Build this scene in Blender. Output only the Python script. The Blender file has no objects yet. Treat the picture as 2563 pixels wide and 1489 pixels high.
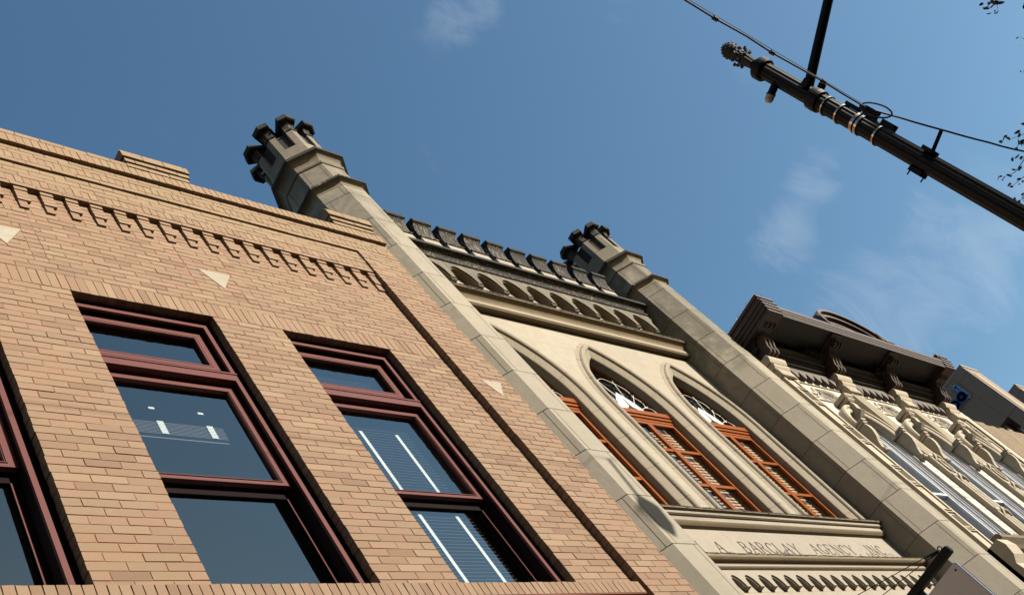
import bpy, bmesh, math, random
from mathutils import Vector, Matrix
random.seed(7)
R = math.radians
PI = math.pi
scene = bpy.context.scene
C = scene.collection

# ------------------------------------------------------------------ camera
cam_d = bpy.data.cameras.new('camera')
cam = bpy.data.objects.new('camera', cam_d); C.objects.link(cam)
cam_d.sensor_width = 36.0
cam_d.lens = 37.995
cam_d.clip_end = 3000
rt = Vector((0.69872897, -0.48437892, -0.52645502))
up = Vector((-0.17766033, -0.83033949, 0.52817908))
bk = Vector((-0.69297521, -0.27552386, -0.66623717))
M = Matrix((rt, up, bk)).transposed().to_4x4()
M.translation = Vector((0, -5.0, 1.6))
cam.matrix_world = M
scene.camera = cam

# ------------------------------------------------------------------ light
SUN_EL, SUN_AZ = R(19.5), R(19)          # azimuth measured from -Y towards +X
sdir = Vector((math.sin(SUN_AZ)*math.cos(SUN_EL), -math.cos(SUN_AZ)*math.cos(SUN_EL), math.sin(SUN_EL)))
sl = bpy.data.lights.new('sun', 'SUN'); sl.energy = 4.6; sl.angle = R(0.5); sl.color = (1.0, 0.935, 0.84)
so = bpy.data.objects.new('sun', sl); C.objects.link(so)
so.rotation_euler = sdir.to_track_quat('Z', 'Y').to_euler()
so.location = (5, -30, 40)

w = bpy.data.worlds.new('World'); scene.world = w; w.use_nodes = True
nt = w.node_tree; nt.nodes.clear()
def N(nt, t, **kw):
    n = nt.nodes.new(t)
    for k, v in kw.items():
        if k in n.inputs: n.inputs[k].default_value = v
        else: setattr(n, k, v)
    return n
L = lambda nt, a, b: nt.links.new(a, b)
out = N(nt, 'ShaderNodeOutputWorld'); bg = N(nt, 'ShaderNodeBackground')
sky = N(nt, 'ShaderNodeTexSky', sky_type='NISHITA', sun_disc=False)
sky.sun_elevation = SUN_EL
sky.sun_rotation = math.atan2(sdir.x, sdir.y)
sky.air_density = 1.1; sky.dust_density = 1.5; sky.ozone_density = 1.6
bg.inputs['Strength'].default_value = 0.08
tc = N(nt, 'ShaderNodeTexCoord')
# thin wisps of cirrus: noise stretched along one direction, gathered in a few places of the sky
def wisps(dirs, scale, rot, stretch, lo, hi):
    mp = N(nt, 'ShaderNodeMapping'); mp.inputs['Rotation'].default_value = rot; mp.inputs['Scale'].default_value = stretch
    L(nt, tc.outputs['Generated'], mp.inputs['Vector'])
    no = N(nt, 'ShaderNodeTexNoise', Scale=scale, Detail=9.0, Roughness=0.62, Distortion=0.7)
    L(nt, mp.outputs['Vector'], no.inputs['Vector'])
    mr = N(nt, 'ShaderNodeMapRange'); mr.inputs[1].default_value = lo; mr.inputs[2].default_value = hi
    L(nt, no.outputs['Fac'], mr.inputs[0])
    tot = None
    for (d, cosr, amt) in dirs:
        dp = N(nt, 'ShaderNodeVectorMath', operation='DOT_PRODUCT'); dp.inputs[1].default_value = d
        L(nt, tc.outputs['Generated'], dp.inputs[0])
        m2 = N(nt, 'ShaderNodeMapRange'); m2.interpolation_type = 'SMOOTHSTEP'
        m2.inputs[1].default_value = cosr; m2.inputs[2].default_value = 1.0; m2.inputs[4].default_value = amt
        L(nt, dp.outputs['Value'], m2.inputs[0])
        if tot is None: tot = m2.outputs[0]
        else:
            ad = N(nt, 'ShaderNodeMath', operation='ADD'); L(nt, tot, ad.inputs[0]); L(nt, m2.outputs[0], ad.inputs[1]); tot = ad.outputs[0]
    # the mask lowers the noise threshold instead of fading it, so the edges stay fibrous
    sh = N(nt, 'ShaderNodeMath', operation='MULTIPLY_ADD'); L(nt, tot, sh.inputs[0]); sh.inputs[1].default_value = .36; sh.inputs[2].default_value = -.36
    a2 = N(nt, 'ShaderNodeMath', operation='ADD'); L(nt, no.outputs['Fac'], a2.inputs[0]); L(nt, sh.outputs[0], a2.inputs[1])
    L(nt, a2.outputs[0], mr.inputs[0]); mr.clamp = True; mr.interpolation_type = 'SMOOTHSTEP'
    mu = N(nt, 'ShaderNodeMath', operation='MULTIPLY', use_clamp=True); mu.inputs[1].default_value = .17
    L(nt, mr.outputs[0], mu.inputs[0])
    return mu.outputs[0]
def pdir(px, py):
    c = rt*(px-1281.5) - up*(py-744.5) - bk*2705.04
    c.normalize(); return tuple(c)
wa = wisps([(pdir(1170, 20), 0.9990, .92), (pdir(1100, 90), 0.9992, .5), (pdir(1560, 25), 0.9994, .55), (pdir(2060, 430), 0.9992, .62), (pdir(2010, 510), 0.9992, .62), (pdir(1960, 590), 0.9992, .6),
            (pdir(2330, 700), 0.9955, .62), (pdir(2500, 560), 0.9955, .62), (pdir(2200, 820), 0.9965, .5), (pdir(1950, 700), 0.9975, .45)],
           11.0, (0.3, 0.5, 0.9), (1.0, 2.2, 1.0), 0.26, 0.74)
mix = N(nt, 'ShaderNodeMixRGB'); mix.inputs[2].default_value = (4.6, 5.0, 5.4, 1)
L(nt, wa, mix.inputs[0])
hsv = N(nt, 'ShaderNodeHueSaturation'); hsv.inputs['Saturation'].default_value = 1.14; hsv.inputs['Value'].default_value = 1.0
L(nt, sky.outputs[0], hsv.inputs['Color'])
tint = N(nt, 'ShaderNodeMixRGB'); tint.blend_type = 'MULTIPLY'; tint.inputs[0].default_value = 1; tint.inputs[2].default_value = (.92, 1.03, 1.0, 1)
L(nt, hsv.outputs[0], tint.inputs[1]); L(nt, tint.outputs[0], mix.inputs[1])
L(nt, mix.outputs[0], bg.inputs['Color']); L(nt, bg.outputs[0], out.inputs[0])

scene.view_settings.view_transform = 'Standard'
scene.view_settings.look = 'None'
scene.view_settings.exposure = 1.20
scene.view_settings.gamma = 1.0
scene.cycles.max_bounces = 6
scene.cycles.diffuse_bounces = 1
scene.cycles.transparent_max_bounces = 12

# ------------------------------------------------------------------ materials
def mat(name):
    m = bpy.data.materials.new(name); m.use_nodes = True
    t = m.node_tree; b = t.nodes['Principled BSDF']
    return m, t, b
def ramp(t, pts):
    r = t.nodes.new('ShaderNodeValToRGB'); e = r.color_ramp.elements
    while len(e) < len(pts): e.new(0.5)
    for i, (p, c) in enumerate(pts): e[i].position = p; e[i].color = (*c, 1)
    return r
def objco(t, scale=(1, 1, 1)):
    g = t.nodes.new('ShaderNodeNewGeometry')
    mp = t.nodes.new('ShaderNodeMapping'); mp.inputs['Scale'].default_value = scale
    L(t, g.outputs['Position'], mp.inputs['Vector'])
    return mp.outputs['Vector'], g
def noise(t, vec, scale, detail=6, rough=.6, dist=0.0):
    n = N(t, 'ShaderNodeTexNoise', Scale=scale, Detail=float(detail), Roughness=rough, Distortion=dist)
    L(t, vec, n.inputs['Vector']); return n.outputs['Fac']
def mixc(t, fac, a, b, mode='MIX'):
    m = t.nodes.new('ShaderNodeMixRGB'); m.blend_type = mode
    for i, v in ((0, fac), (1, a), (2, b)):
        if isinstance(v, (tuple, list)): m.inputs[i].default_value = (*v, 1)
        elif isinstance(v, (int, float)): m.inputs[i].default_value = v
        else: L(t, v, m.inputs[i])
    return m.outputs[0]
def mrange(t, v, a, b, c=0., d=1.):
    m = t.nodes.new('ShaderNodeMapRange'); L(t, v, m.inputs[0])
    for i, x in enumerate((a, b, c, d)): m.inputs[i+1].default_value = x
    return m.outputs[0]
def math_(t, op, a, b):
    m = t.nodes.new('ShaderNodeMath'); m.operation = op; m.use_clamp = False
    for i, v in ((0, a), (1, b)):
        if isinstance(v, (int, float)): m.inputs[i].default_value = v
        else: L(t, v, m.inputs[i])
    return m.outputs[0]
def bump(t, b, h, strength, dist):
    n = t.nodes.new('ShaderNodeBump'); n.inputs['Strength'].default_value = strength; n.inputs['Distance'].default_value = dist
    L(t, h, n.inputs['Height']); L(t, n.outputs[0], b.inputs['Normal'])

def brick_mat(name='brick_face'):
    m, t, b = mat(name)
    v, g = objco(t)
    r = ramp(t, [(0.0, (.27, .155, .090)), (.12, (.34, .200, .118)), (.4, (.385, .230, .140)), (.6, (.42, .25, .155)), (.8, (.36, .235, .138)), (1.0, (.46, .30, .185))])
    L(t, g.outputs['Random Per Island'], r.inputs[0])
    # the upper bands are laid in a yellower brick
    sep = t.nodes.new('ShaderNodeSeparateXYZ'); L(t, v, sep.inputs[0])
    hi = mrange(t, sep.outputs['Z'], 13.2, 13.9)
    c = mixc(t, math_(t, 'MULTIPLY', hi, .55), r.outputs[0], (.41, .29, .155))
    big = noise(t, v, .9, 4, .6)
    c = mixc(t, mrange(t, big, .35, .7, 0, .22), c, (.40, .25, .17))
    fine = noise(t, v, 60, 5, .7)
    c = mixc(t, mrange(t, fine, .30, .72, .30, 0), c, (.30, .16, .09))
    spk = noise(t, v, 240, 2, .5)
    c = mixc(t, mrange(t, spk, .62, .74, 0, .55), c, (.22, .12, .08))
    # pale lime smears left by old repairs
    sv, _ = objco(t, (1.0, 1.0, 2.2))
    sm = noise(t, sv, 3.1, 7, .72, .4)
    c = mixc(t, mrange(t, sm, .60, .74, 0, .42), c, (.50, .36, .26))
    st = noise(t, v, 1.7, 6, .75)
    c = mixc(t, mrange(t, st, .66, .80, 0, .5), c, (.20, .11, .07))
    c = mixc(t, 1.0, c, (.445, .455, .43), 'MULTIPLY')
    L(t, c, b.inputs['Base Color']); b.inputs['Roughness'].default_value = .9
    h = math_(t, 'ADD', fine, math_(t, 'MULTIPLY', spk, .5))
    bump(t, b, h, .55, .006)
    return m
def mortar_mat():
    m, t, b = mat('mortar_red')
    v, g = objco(t)
    f = noise(t, v, 90, 4, .7)
    c = mixc(t, f, (.13, .046, .024), (.23, .088, .048))
    L(t, c, b.inputs['Base Color']); b.inputs['Roughness'].default_value = .95
    return m
def brickwall_mat():
    m, t, b = mat('brick_wall_plain')
    g = t.nodes.new('ShaderNodeNewGeometry'); s = t.nodes.new('ShaderNodeSeparateXYZ'); L(t, g.outputs['Position'], s.inputs[0])
    cb = t.nodes.new('ShaderNodeCombineXYZ'); L(t, math_(t, 'ADD', s.outputs['X'], s.outputs['Y']), cb.inputs[0]); L(t, s.outputs['Z'], cb.inputs[1])
    br = N(t, 'ShaderNodeTexBrick', Scale=1.0); br.inputs['Brick Width'].default_value = .305; br.inputs['Row Height'].default_value = .099
    br.inputs['Mortar Size'].default_value = .004; br.inputs['Color1'].default_value = (.60, .33, .18, 1); br.inputs['Color2'].default_value = (.66, .39, .22, 1); br.inputs['Mortar'].default_value = (.24, .09, .05, 1)
    L(t, cb.outputs[0], br.inputs['Vector']); L(t, br.outputs['Color'], b.inputs['Base Color']); b.inputs['Roughness'].default_value = .9
    return m
def stone_mat(name, base=(.60, .50, .355), dark=(.40, .325, .215), soot=0.0, sootz=(15.2, 17.0), joints=None, streak=0.0, sootcol=(.035, .03, .025), low=.0):
    m, t, b = mat(name)
    v, g = objco(t)
    n1 = noise(t, v, .8, 5, .6); n2 = noise(t, v, 7, 7, .65); n3 = noise(t, v, 90, 4, .6)
    base = tuple(x*.35 for x in base); dark = tuple(x*.35 for x in dark)
    c = mixc(t, mrange(t, n1, .3, .7), base, tuple(x*.86 for x in base))
    c = mixc(t, mrange(t, n2, .45, .75, 0, .35), c, dark)
    c = mixc(t, mrange(t, n3, .3, .7, .14, 0), c, dark)
    if low:
        n6 = noise(t, v, .9, 9, .72, .3)
        s6 = t.nodes.new('ShaderNodeSeparateXYZ'); L(t, v, s6.inputs[0])
        z6 = mrange(t, s6.outputs['Z'], 12.0, 14.2, -.14, .15)
        c = mixc(t, mrange(t, math_(t, 'ADD', n6, z6), .54, .66, 0, low), c, (.115, .10, .07))
    if joints:
        s = t.nodes.new('ShaderNodeSeparateXYZ'); L(t, v, s.inputs[0])
        cb = t.nodes.new('ShaderNodeCombineXYZ'); L(t, s.outputs['X'], cb.inputs[0]); L(t, s.outputs['Z'], cb.inputs[1])
        br = N(t, 'ShaderNodeTexBrick', Scale=1.0); br.inputs['Brick Width'].default_value = joints[0]; br.inputs['Row Height'].default_value = joints[1]
        br.inputs['Mortar Size'].default_value = joints[2]; br.inputs['Mortar Smooth'].default_value = .1; br.inputs['Bias'].default_value = 0
        for k in ('Color1', 'Color2'): br.inputs[k].default_value = (0, 0, 0, 1)
        br.inputs['Color2'].default_value = (.12, .12, .12, 1)
        br.inputs['Mortar'].default_value = (1, 1, 1, 1)
        L(t, cb.outputs[0], br.inputs['Vector'])
        c = mixc(t, math_(t, 'MULTIPLY', br.outputs['Color'], .85), c, (.22, .13, .07))
    if soot:
        s2 = t.nodes.new('ShaderNodeSeparateXYZ'); L(t, v, s2.inputs[0])
        zf = mrange(t, s2.outputs['Z'], sootz[0], sootz[1])
        n4 = noise(t, v, 2.3, 8, .72, .6)
        k = math_(t, 'ADD', math_(t, 'MULTIPLY', zf, .38), n4)
        c = mixc(t, mrange(t, k, .60, .84, 0, soot), c, (.085, .072, .052))
    if streak:
        sv, _ = objco(t, (16, 16, .7))
        n5 = noise(t, sv, 1.6, 6, .7, .25)
        nb = noise(t, v, 1.3, 5, .65)
        kk = math_(t, 'ADD', n5, math_(t, 'MULTIPLY', nb, .35))
        c = mixc(t, mrange(t, kk, .62+.10*(streak-.8)/.2, .84, min(1, streak+.05), .05), c, sootcol)
    L(t, c, b.inputs['Base Color']); b.inputs['Roughness'].default_value = .92
    h = math_(t, 'ADD', n3, math_(t, 'MULTIPLY', n2, 1.5))
    bump(t, b, h, .35, .01)
    return m
def plain(name, col, rough=.6, metal=0., nscale=14, var=.25, spec=.5, bmp=.0):
    m, t, b = mat(name)
    col = tuple(x*.58 for x in col)
    v, g = objco(t)
    n = noise(t, v, nscale, 6, .65)
    c = mixc(t, mrange(t, n, .3, .75, 0, var*2), col, tuple(x*.55 for x in col))
    L(t, c, b.inputs['Base Color']); b.inputs['Roughness'].default_value = rough; b.inputs['Metallic'].default_value = metal
    b.inputs['Specular IOR Level'].default_value = spec
    if bmp: bump(t, b, n, bmp, .01)
    return m
def glass_mat(name, tint=(.30, .42, .50), base=.16, ior=1.6, rough=.01, gtint=(.86, .93, 1)):
    m = bpy.data.materials.new(name); m.use_nodes = True; t = m.node_tree; t.nodes.clear()
    o = t.nodes.new('ShaderNodeOutputMaterial'); tr = t.nodes.new('ShaderNodeBsdfTransparent'); gl = t.nodes.new('ShaderNodeBsdfGlossy'); mx = t.nodes.new('ShaderNodeMixShader')
    tr.inputs[0].default_value = (*tint, 1); gl.inputs['Roughness'].default_value = rough; gl.inputs['Color'].default_value = (*gtint, 1)
    lw = t.nodes.new('ShaderNodeLayerWeight'); lw.inputs[0].default_value = .5
    v, g = objco(t)
    n = noise(t, v, 1.4, 3, .5)
    bp = t.nodes.new('ShaderNodeBump'); bp.inputs['Strength'].default_value = .05 if base > .05 else .0; bp.inputs['Distance'].default_value = .02; L(t, n, bp.inputs['Height']); L(t, bp.outputs[0], gl.inputs['Normal'])
    f = math_(t, 'ADD', math_(t, 'MULTIPLY', math_(t, 'POWER', lw.outputs['Facing'], 3.0), .9), base + (ior-1.3)*.12)
    L(t, f, mx.inputs[0]); L(t, tr.outputs[0], mx.inputs[1]); L(t, gl.outputs[0], mx.inputs[2]); L(t, mx.outputs[0], o.inputs[0])
    return m

m_brick = brick_mat(); m_mortar = mortar_mat(); m_bplain = brickwall_mat()
m_stone = stone_mat('limestone')
m_wallst = stone_mat('limestone_ashlar', base=(.70, .62, .48), joints=(1.12, .62, .007))
m_frieze = stone_mat('limestone_frieze', base=(.66, .58, .46), joints=(1.3, .9, .006))
m_turret = stone_mat('limestone_turret', base=(.62, .54, .405), soot=.75, sootz=(12.5, 18.5), low=.10)
m_tturret = stone_mat('limestone_crown', base=(.56, .47, .33), soot=.66, sootz=(14.5, 18.6))
m_ring = stone_mat('limestone_ring', base=(.50, .41, .27), soot=.8, sootz=(15.0, 18.0))
m_turret2 = stone_mat('limestone_turret_stained', base=(.62, .54, .405), soot=.85, sootz=(12.5, 18.5), low=.95)
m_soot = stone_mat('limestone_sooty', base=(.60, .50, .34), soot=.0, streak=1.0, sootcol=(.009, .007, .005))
m_soot2 = stone_mat('limestone_streaked', base=(.50, .41, .27), streak=.80, sootcol=(.05, .042, .032))
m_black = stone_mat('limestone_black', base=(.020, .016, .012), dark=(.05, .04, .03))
m_joint = plain('joint_line', (.17, .10, .055), .95)
m_incise = plain('incised_shadow', (.075, .050, .030), .95)
m_hood = stone_mat('limestone_shade_stain', base=(.36, .26, .13), dark=(.20, .145, .08))  # underside shade coloured in as brown; also tints the stained sill ledge
m_tc = stone_mat('cream_terracotta', base=(.90, .77, .57), dark=(.66, .49, .32))
m_tcw = stone_mat('pale_block', base=(1.15, 1.04, .88), dark=(.66, .56, .44))
m_brownl = plain('brown_paint_sunlit', (.075, .040, .027), .6, 0, 5, .3)  # cornice brown lightened for the parts the sun strikes
m_brown = plain('brown_paint_shaded', (.020, .011, .008), .62, 0, 5, .25)  # same cornice brown, darkened to paint in the soffit shade
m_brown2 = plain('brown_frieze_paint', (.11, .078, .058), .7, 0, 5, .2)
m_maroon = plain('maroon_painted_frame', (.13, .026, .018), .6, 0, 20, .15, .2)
m_marooni = plain('maroon_frame_shaded', (.010, .0035, .0035), .8, 0, 20, .1, .08)  # frame maroon taken near black: recess shade put into the colour
m_glass = glass_mat('window_glass', tint=(.84, .88, .88), base=.06, gtint=(.80, .97, 1))
m_glass2 = glass_mat('leaded_glass', tint=(.25, .28, .28), base=.0, ior=1.45)
m_glass3 = glass_mat('casement_glass', tint=(.80, .80, .78), base=.0, ior=1.35)
m_glass4 = glass_mat('grey_glass', tint=(.35, .38, .42), base=.14)
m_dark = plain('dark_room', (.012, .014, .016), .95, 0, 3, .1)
m_white = plain('white_paint', (.62, .60, .55), .5, 0, 30, .05)
m_tape = plain('blind_tape', (.80, .80, .76), .6, 0, 30, .04)
m_slat = plain('blind_slat', (.11, .085, .085), .5, 0, 30, .05)
def wood_mat(name, col):
    m, t, b = mat(name)
    col = tuple(x*.62 for x in col)
    v, g = objco(t, (3, 3, .5)); n = noise(t, v, 22, 7, .7, .6)
    c = mixc(t, mrange(t, n, .3, .7), col, tuple(x*.45 for x in col))
    L(t, c, b.inputs['Base Color']); b.inputs['Roughness'].default_value = .45; b.inputs['Specular IOR Level'].default_value = .12
    return m
m_wood = wood_mat('varnished_wood', (.34, .082, .004))
m_woodslat = plain('wooden_slat', (.85, .50, .22), .6, 0, 3, .1)
m_iron = plain('black_painted_iron', (.004, .0055, .0048), .5, .0, 25, .2, .16)
m_irong = plain('dark_green_finial', (.014, .022, .019), .75, 0, 40, .3)
m_steel = plain('stainless_band', (.75, .72, .66), .22, 1.0, 60, .15)
m_cable = plain('black_cable', (.010, .010, .010), .6)
m_lens = plain('clouded_lens', (.55, .54, .50), .35)
m_winfr = plain('grey_white_frame', (.85, .87, .90), .45, 0, 30, .06)
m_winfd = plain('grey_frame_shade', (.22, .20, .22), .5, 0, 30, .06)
m_board = plain('grey_sign_back', (.95, .82, .76), .6, 0, 4, .04)
m_boarde = plain('blue_sign_edge', (.20, .26, .42), .4)
m_blue = plain('blue_letter_face', (.012, .12, .55), .4, 0, 30, .02)
m_bluerim = plain('pale_letter_rim', (.45, .62, .78), .4)
m_conc = plain('brown_concrete', (.27, .20, .155), .85, 0, 2.2, .12)
m_concl = plain('tan_concrete', (.38, .30, .20), .85, 0, 2.2, .12)
def ribbed_mat():
    m, t, b = mat('ribbed_tan_wall')
    v, g = objco(t, (9, 9, .6)); n = noise(t, v, 1.0, 8, .8, .6)
    v2, g2 = objco(t); n2 = noise(t, v2, 3, 8, .75)
    c = mixc(t, mrange(t, n, .35, .65), (.22, .16, .10), (.09, .06, .034))
    c = mixc(t, mrange(t, n2, .42, .62, 0, .75), c, (.12, .085, .05))
    L(t, c, b.inputs['Base Color']); b.inputs['Roughness'].default_value = .95
    bump(t, b, n, .8, .05)
    return m
m_ribbed = ribbed_mat()
m_leaf = plain('oak_leaf', (.055, .075, .022), .55, 0, 40, .4)
m_bark = plain('oak_bark', (.09, .07, .05), .95, 0, 20, .4, bmp=.8)
m_weed = plain('dry_weed', (.16, .15, .07), .8, 0, 60, .4)
m_asph = plain('asphalt', (.05, .05, .052), .9, 0, 20, .2)
m_pave = plain('pavement_concrete', (.26, .25, .23), .9, 0, 6, .15)
m_roof = plain('roofing_felt', (.12, .115, .11), .95, 0, 3, .2)
m_spike = plain('bird_spike_wire', (.30, .25, .20), .4, .8, 30, .1)

# ------------------------------------------------------------------ mesh helpers
class MB:
    def __init__(s): s.v = []; s.f = []
    def add(s, vs, fs):
        o = len(s.v); s.v += [tuple(x) for x in vs]; s.f += [tuple(i+o for i in f) for f in fs]
    def box(s, x0, x1, y0, y1, z0, z1):
        if x0 > x1: x0, x1 = x1, x0
        if y0 > y1: y0, y1 = y1, y0
        if z0 > z1: z0, z1 = z1, z0
        s.add([(x0,y0,z0),(x1,y0,z0),(x1,y1,z0),(x0,y1,z0),(x0,y0,z1),(x1,y0,z1),(x1,y1,z1),(x0,y1,z1)],
              [(0,3,2,1),(4,5,6,7),(0,1,5,4),(1,2,6,5),(2,3,7,6),(3,0,4,7)])
    def jbox(s, x0, x1, y0, y1, z0, z1, j=.0015):
        vs = []
        for z in (z0, z1):
            for (x, y) in ((x0,y0),(x1,y0),(x1,y1),(x0,y1)):
                vs.append((x+random.uniform(-j, j), y+random.uniform(-j, j), z+random.uniform(-j, j)))
        s.add(vs, [(0,3,2,1),(4,5,6,7),(0,1,5,4),(1,2,6,5),(2,3,7,6),(3,0,4,7)])
    def prism(s, poly, a0, a1, axis='x'):
        n = len(poly); vs = []
        for a in (a0, a1):
            for (p, q) in poly:
                vs.append((a, p, q) if axis == 'x' else ((p, a, q) if axis == 'y' else (p, q, a)))
        fs = [tuple(range(n))[::-1], tuple(range(n, 2*n))]
        fs += [(i, (i+1) % n, n+(i+1) % n, n+i) for i in range(n)]
        s.add(vs, fs)
    def ring(s, rings, close=True, capa=False, capb=False):
        n = len(rings[0]); o = len(s.v)
        for r in rings: s.v += [tuple(p) for p in r]
        for k in range(len(rings)-1):
            for i in range(n if close else n-1):
                j = (i+1) % n
                s.f.append((o+k*n+i, o+k*n+j, o+(k+1)*n+j, o+(k+1)*n+i))
        if capa: s.f.append(tuple(o+i for i in range(n))[::-1])
        if capb: s.f.append(tuple(o+(len(rings)-1)*n+i for i in range(n)))
    def tube(s, pts, r, n=8, cap=True):
        pts = [Vector(p) for p in pts]
        rs = r if isinstance(r, (list, tuple)) else [r]*len(pts)
        rings = []; ref = None
        for i, p in enumerate(pts):
            d = (pts[min(i+1, len(pts)-1)] - pts[max(i-1, 0)])
            if d.length < 1e-9: d = Vector((0, 0, 1))
            d.normalize()
            if ref is None: ref = Vector((0, 0, 1)) if abs(d.z) < .9 else Vector((1, 0, 0))
            a = d.cross(ref)
            if a.length < 1e-6: a = d.orthogonal()
            a.normalize(); bb = d.cross(a).normalized(); ref = a.cross(d) if False else ref
            rings.append([p + a*math.cos(2*PI*k/n)*rs[i] + bb*math.sin(2*PI*k/n)*rs[i] for k in range(n)])
        s.ring(rings, True, cap, cap)
    def lathe(s, prof, org, axis=Vector((0, 0, 1)), n=20, flute=0, fd=.0):
        org = Vector(org); axis = Vector(axis).normalized(); a = axis.orthogonal().normalized(); b_ = axis.cross(a)
        rings = []
        for (r, h) in prof:
            ring = []
            for k in range(n):
                t_ = 2*PI*k/n
                rr = r*(1 - fd*(.5-.5*math.cos(flute*t_))) if flute else r
                ring.append(org + axis*h + a*math.cos(t_)*rr + b_*math.sin(t_)*rr)
            rings.append(ring)
        s.ring(rings, True, True, True)
    def octo(s, prof, cx, cy, cap=True):
        rings = []
        for (a, z) in prof:
            Rr = a/math.cos(PI/8)
            rings.append([(cx+Rr*math.cos(PI/8+k*PI/4), cy+Rr*math.sin(PI/8+k*PI/4), z) for k in range(8)])
        s.ring(rings, True, cap, cap)
    def build(s, name, m, parent=None, smooth=False, recalc=True):
        me = bpy.data.meshes.new(name); me.from_pydata(s.v, [], s.f); me.update()
        if recalc:
            bm = bmesh.new(); bm.from_mesh(me); bmesh.ops.recalc_face_normals(bm, faces=bm.faces); bm.to_mesh(me); bm.free()
        if smooth:
            for p in me.polygons: p.use_smooth = True
        me.materials.append(m)
        o = bpy.data.objects.new(name, me); C.objects.link(o)
        if parent is not None:
            o.parent = parent
            o.location = -Vector(wloc(parent))
        return o
def wloc(o):
    v = Vector(o.location)
    while o.parent is not None:
        o = o.parent; v += Vector(o.location)
    return v
def thing(name, loc, label, cat, group=None):
    o = bpy.data.objects.new(name, None); C.objects.link(o); o.location = loc; o.empty_display_size = .3
    o['label'] = label; o['category'] = cat
    if group: o['group'] = group
    return o
def tag(o, label, cat, group=None):
    o['label'] = label; o['category'] = cat
    if group: o['group'] = group
    return o
def struct(o): o['kind'] = 'structure'; return o
def copy_tree(o, parent=None, loc=None):
    c = o.copy(); C.objects.link(c); c.parent = parent
    if loc is not None: c.location = loc
    for ch in list(o.children): copy_tree(ch, c)
    return c

# ------------------------------------------------------------------ ground
mb = MB(); mb.box(-1500, 1500, -1500, 1500, -.3, -.02); struct(mb.build('ground', m_asph))
mb = MB(); mb.box(-80, 160, -15.5, -6.0, -.018, 0.0); struct(mb.build('road', m_asph))
mb = MB(); mb.box(-80, 160, -5.85, .9, -.018, .14); struct(mb.build('pavement', m_pave))
mb = MB(); mb.box(-80, 160, -6.0, -5.853, -.018, .15); struct(mb.build('kerb', m_pave))
mb = MB(); mb.box(-80, 160, -19.5, -15.6, -.018, .14); struct(mb.build('pavement', m_pave))

# unseen blocks added across the street to shade the road and dim skylight
def opposite(x0, x1, h, label):
    e = thing('light_blocker', ((x0+x1)/2, -26, 0), label, 'building', 'unseen light-blocking blocks added across the street')
    q = MB(); q.box(x0, x1, -34, -20, .0, h); q.build('wall', m_bplain, e)
opposite(-75, 1, 30, 'tall unseen brick block added across the street to hold back skylight, behind the camera to the left')
opposite(1.3, 40, 12.2, 'low unseen brick block added across the street to shade the road, behind the camera')
opposite(40.3, 90, 12.0, 'long unseen brick block added across the street to shade the road, far right behind the camera')

# ================================================================== BRICK BUILDING
B1 = thing('brick_building', (5, 0, 0), 'tan brick building with maroon framed windows and a corbelled brick parapet, at the left', 'building')
YP = .10                                   # the recessed window panel
bricks = MB()
G = .0105
def clip(x0, x1, holes):
    segs = [(x0, x1)]
    for (a, b_) in holes:
        ns = []
        for (p, q) in segs:
            if b_ <= p or a >= q: ns.append((p, q)); continue
            if a > p: ns.append((p, a))
            if b_ < q: ns.append((b_, q))
        segs = ns
    return segs
def courses(x0, x1, z0, n, c, y, depth=.14, bl=.306, off=0, holes=(), start=0, endj=.004, mbq=None):
    q = mbq or bricks
    for r in range(n):
        za = z0 + r*c; zb = za + c - G
        zc = (za+zb)/2
        x = x0 - (bl/2 if (r+start) % 2 else 0) + off
        hs = [(h[0], h[1]) for h in holes if h[2] < zc < h[3]]
        while x < x1:
            xa, xb = max(x, x0), min(x+bl-G, x1)
            if xb - xa > .02:
                for (a, b_) in clip(xa, xb, hs):
                    if b_-a < .02: continue
                    e0 = random.uniform(-endj, endj) if (abs(a-x0) < 1e-4 or a > xa+1e-4) else 0
                    e1 = random.uniform(-endj, endj) if (abs(b_-x1) < 1e-4 or b_ < xb-1e-4) else 0
                    dy = random.gauss(0, .0012)
                    q.jbox(a+e0, b_+e1, y+dy, y+depth, za+random.uniform(-.0012, .0012), zb+random.uniform(-.001, .001))
            x += bl
def soldiers(x0, x1, z0, z1, y, depth=.14, wdt=.099, slant=0, mbq=None, endj=.004):
    q = mbq or bricks
    x = x0
    while x < x1-.02:
        xb = min(x+wdt-G, x1)
        q.jbox(x, xb, y+random.gauss(0, .0015), y+depth, z0+random.uniform(-endj, endj), z1-G, .0015)
        x += wdt
XL = 0.9
WIN = [(1.885, 3.505), (4.42, 6.04), (6.955, 8.575)]
c = .0991; ZS = 6.99; ZH = ZS + 43*c
# piers between the windows, laid up in whole and half bricks
edges = [XL] + [e for w_ in WIN for e in w_] + [9.476]
for i in range(0, len(edges), 2):
    x0, x1 = edges[i], edges[i+1]
    nbr = max(1, round((x1-x0)/.304)); bl = (x1-x0+G)/nbr
    courses(x0, x1, ZS, 43, c, YP, .095, bl, start=0)
# course of soldiers over the openings
soldiers(XL, 9.476, ZH, ZH+.305, YP, .097, .0985)
z1 = ZH+.305
TRI = [(1.42), (3.955), (6.485)]
cols = []
for t_ in TRI:
    cols += [(t_-.37, t_-.215), (t_+.235, t_+.39)]
n1 = 14; c2 = (12.93 - z1)/n1
courses(XL, 9.476, z1, n1, c2, YP, .12, .306, holes=[(a, b_, z1+2*c2, 12.93) for (a, b_) in cols])
for (a, b_) in cols:
    courses(a+.005, b_-.004, z1+2*c2, n1-2, c2, YP, .12, .40)
# panel behind the corbels
courses(XL, 9.476, 12.93, 5, (13.39-12.93)/5, YP+.002, .12, .306, start=1)
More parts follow.
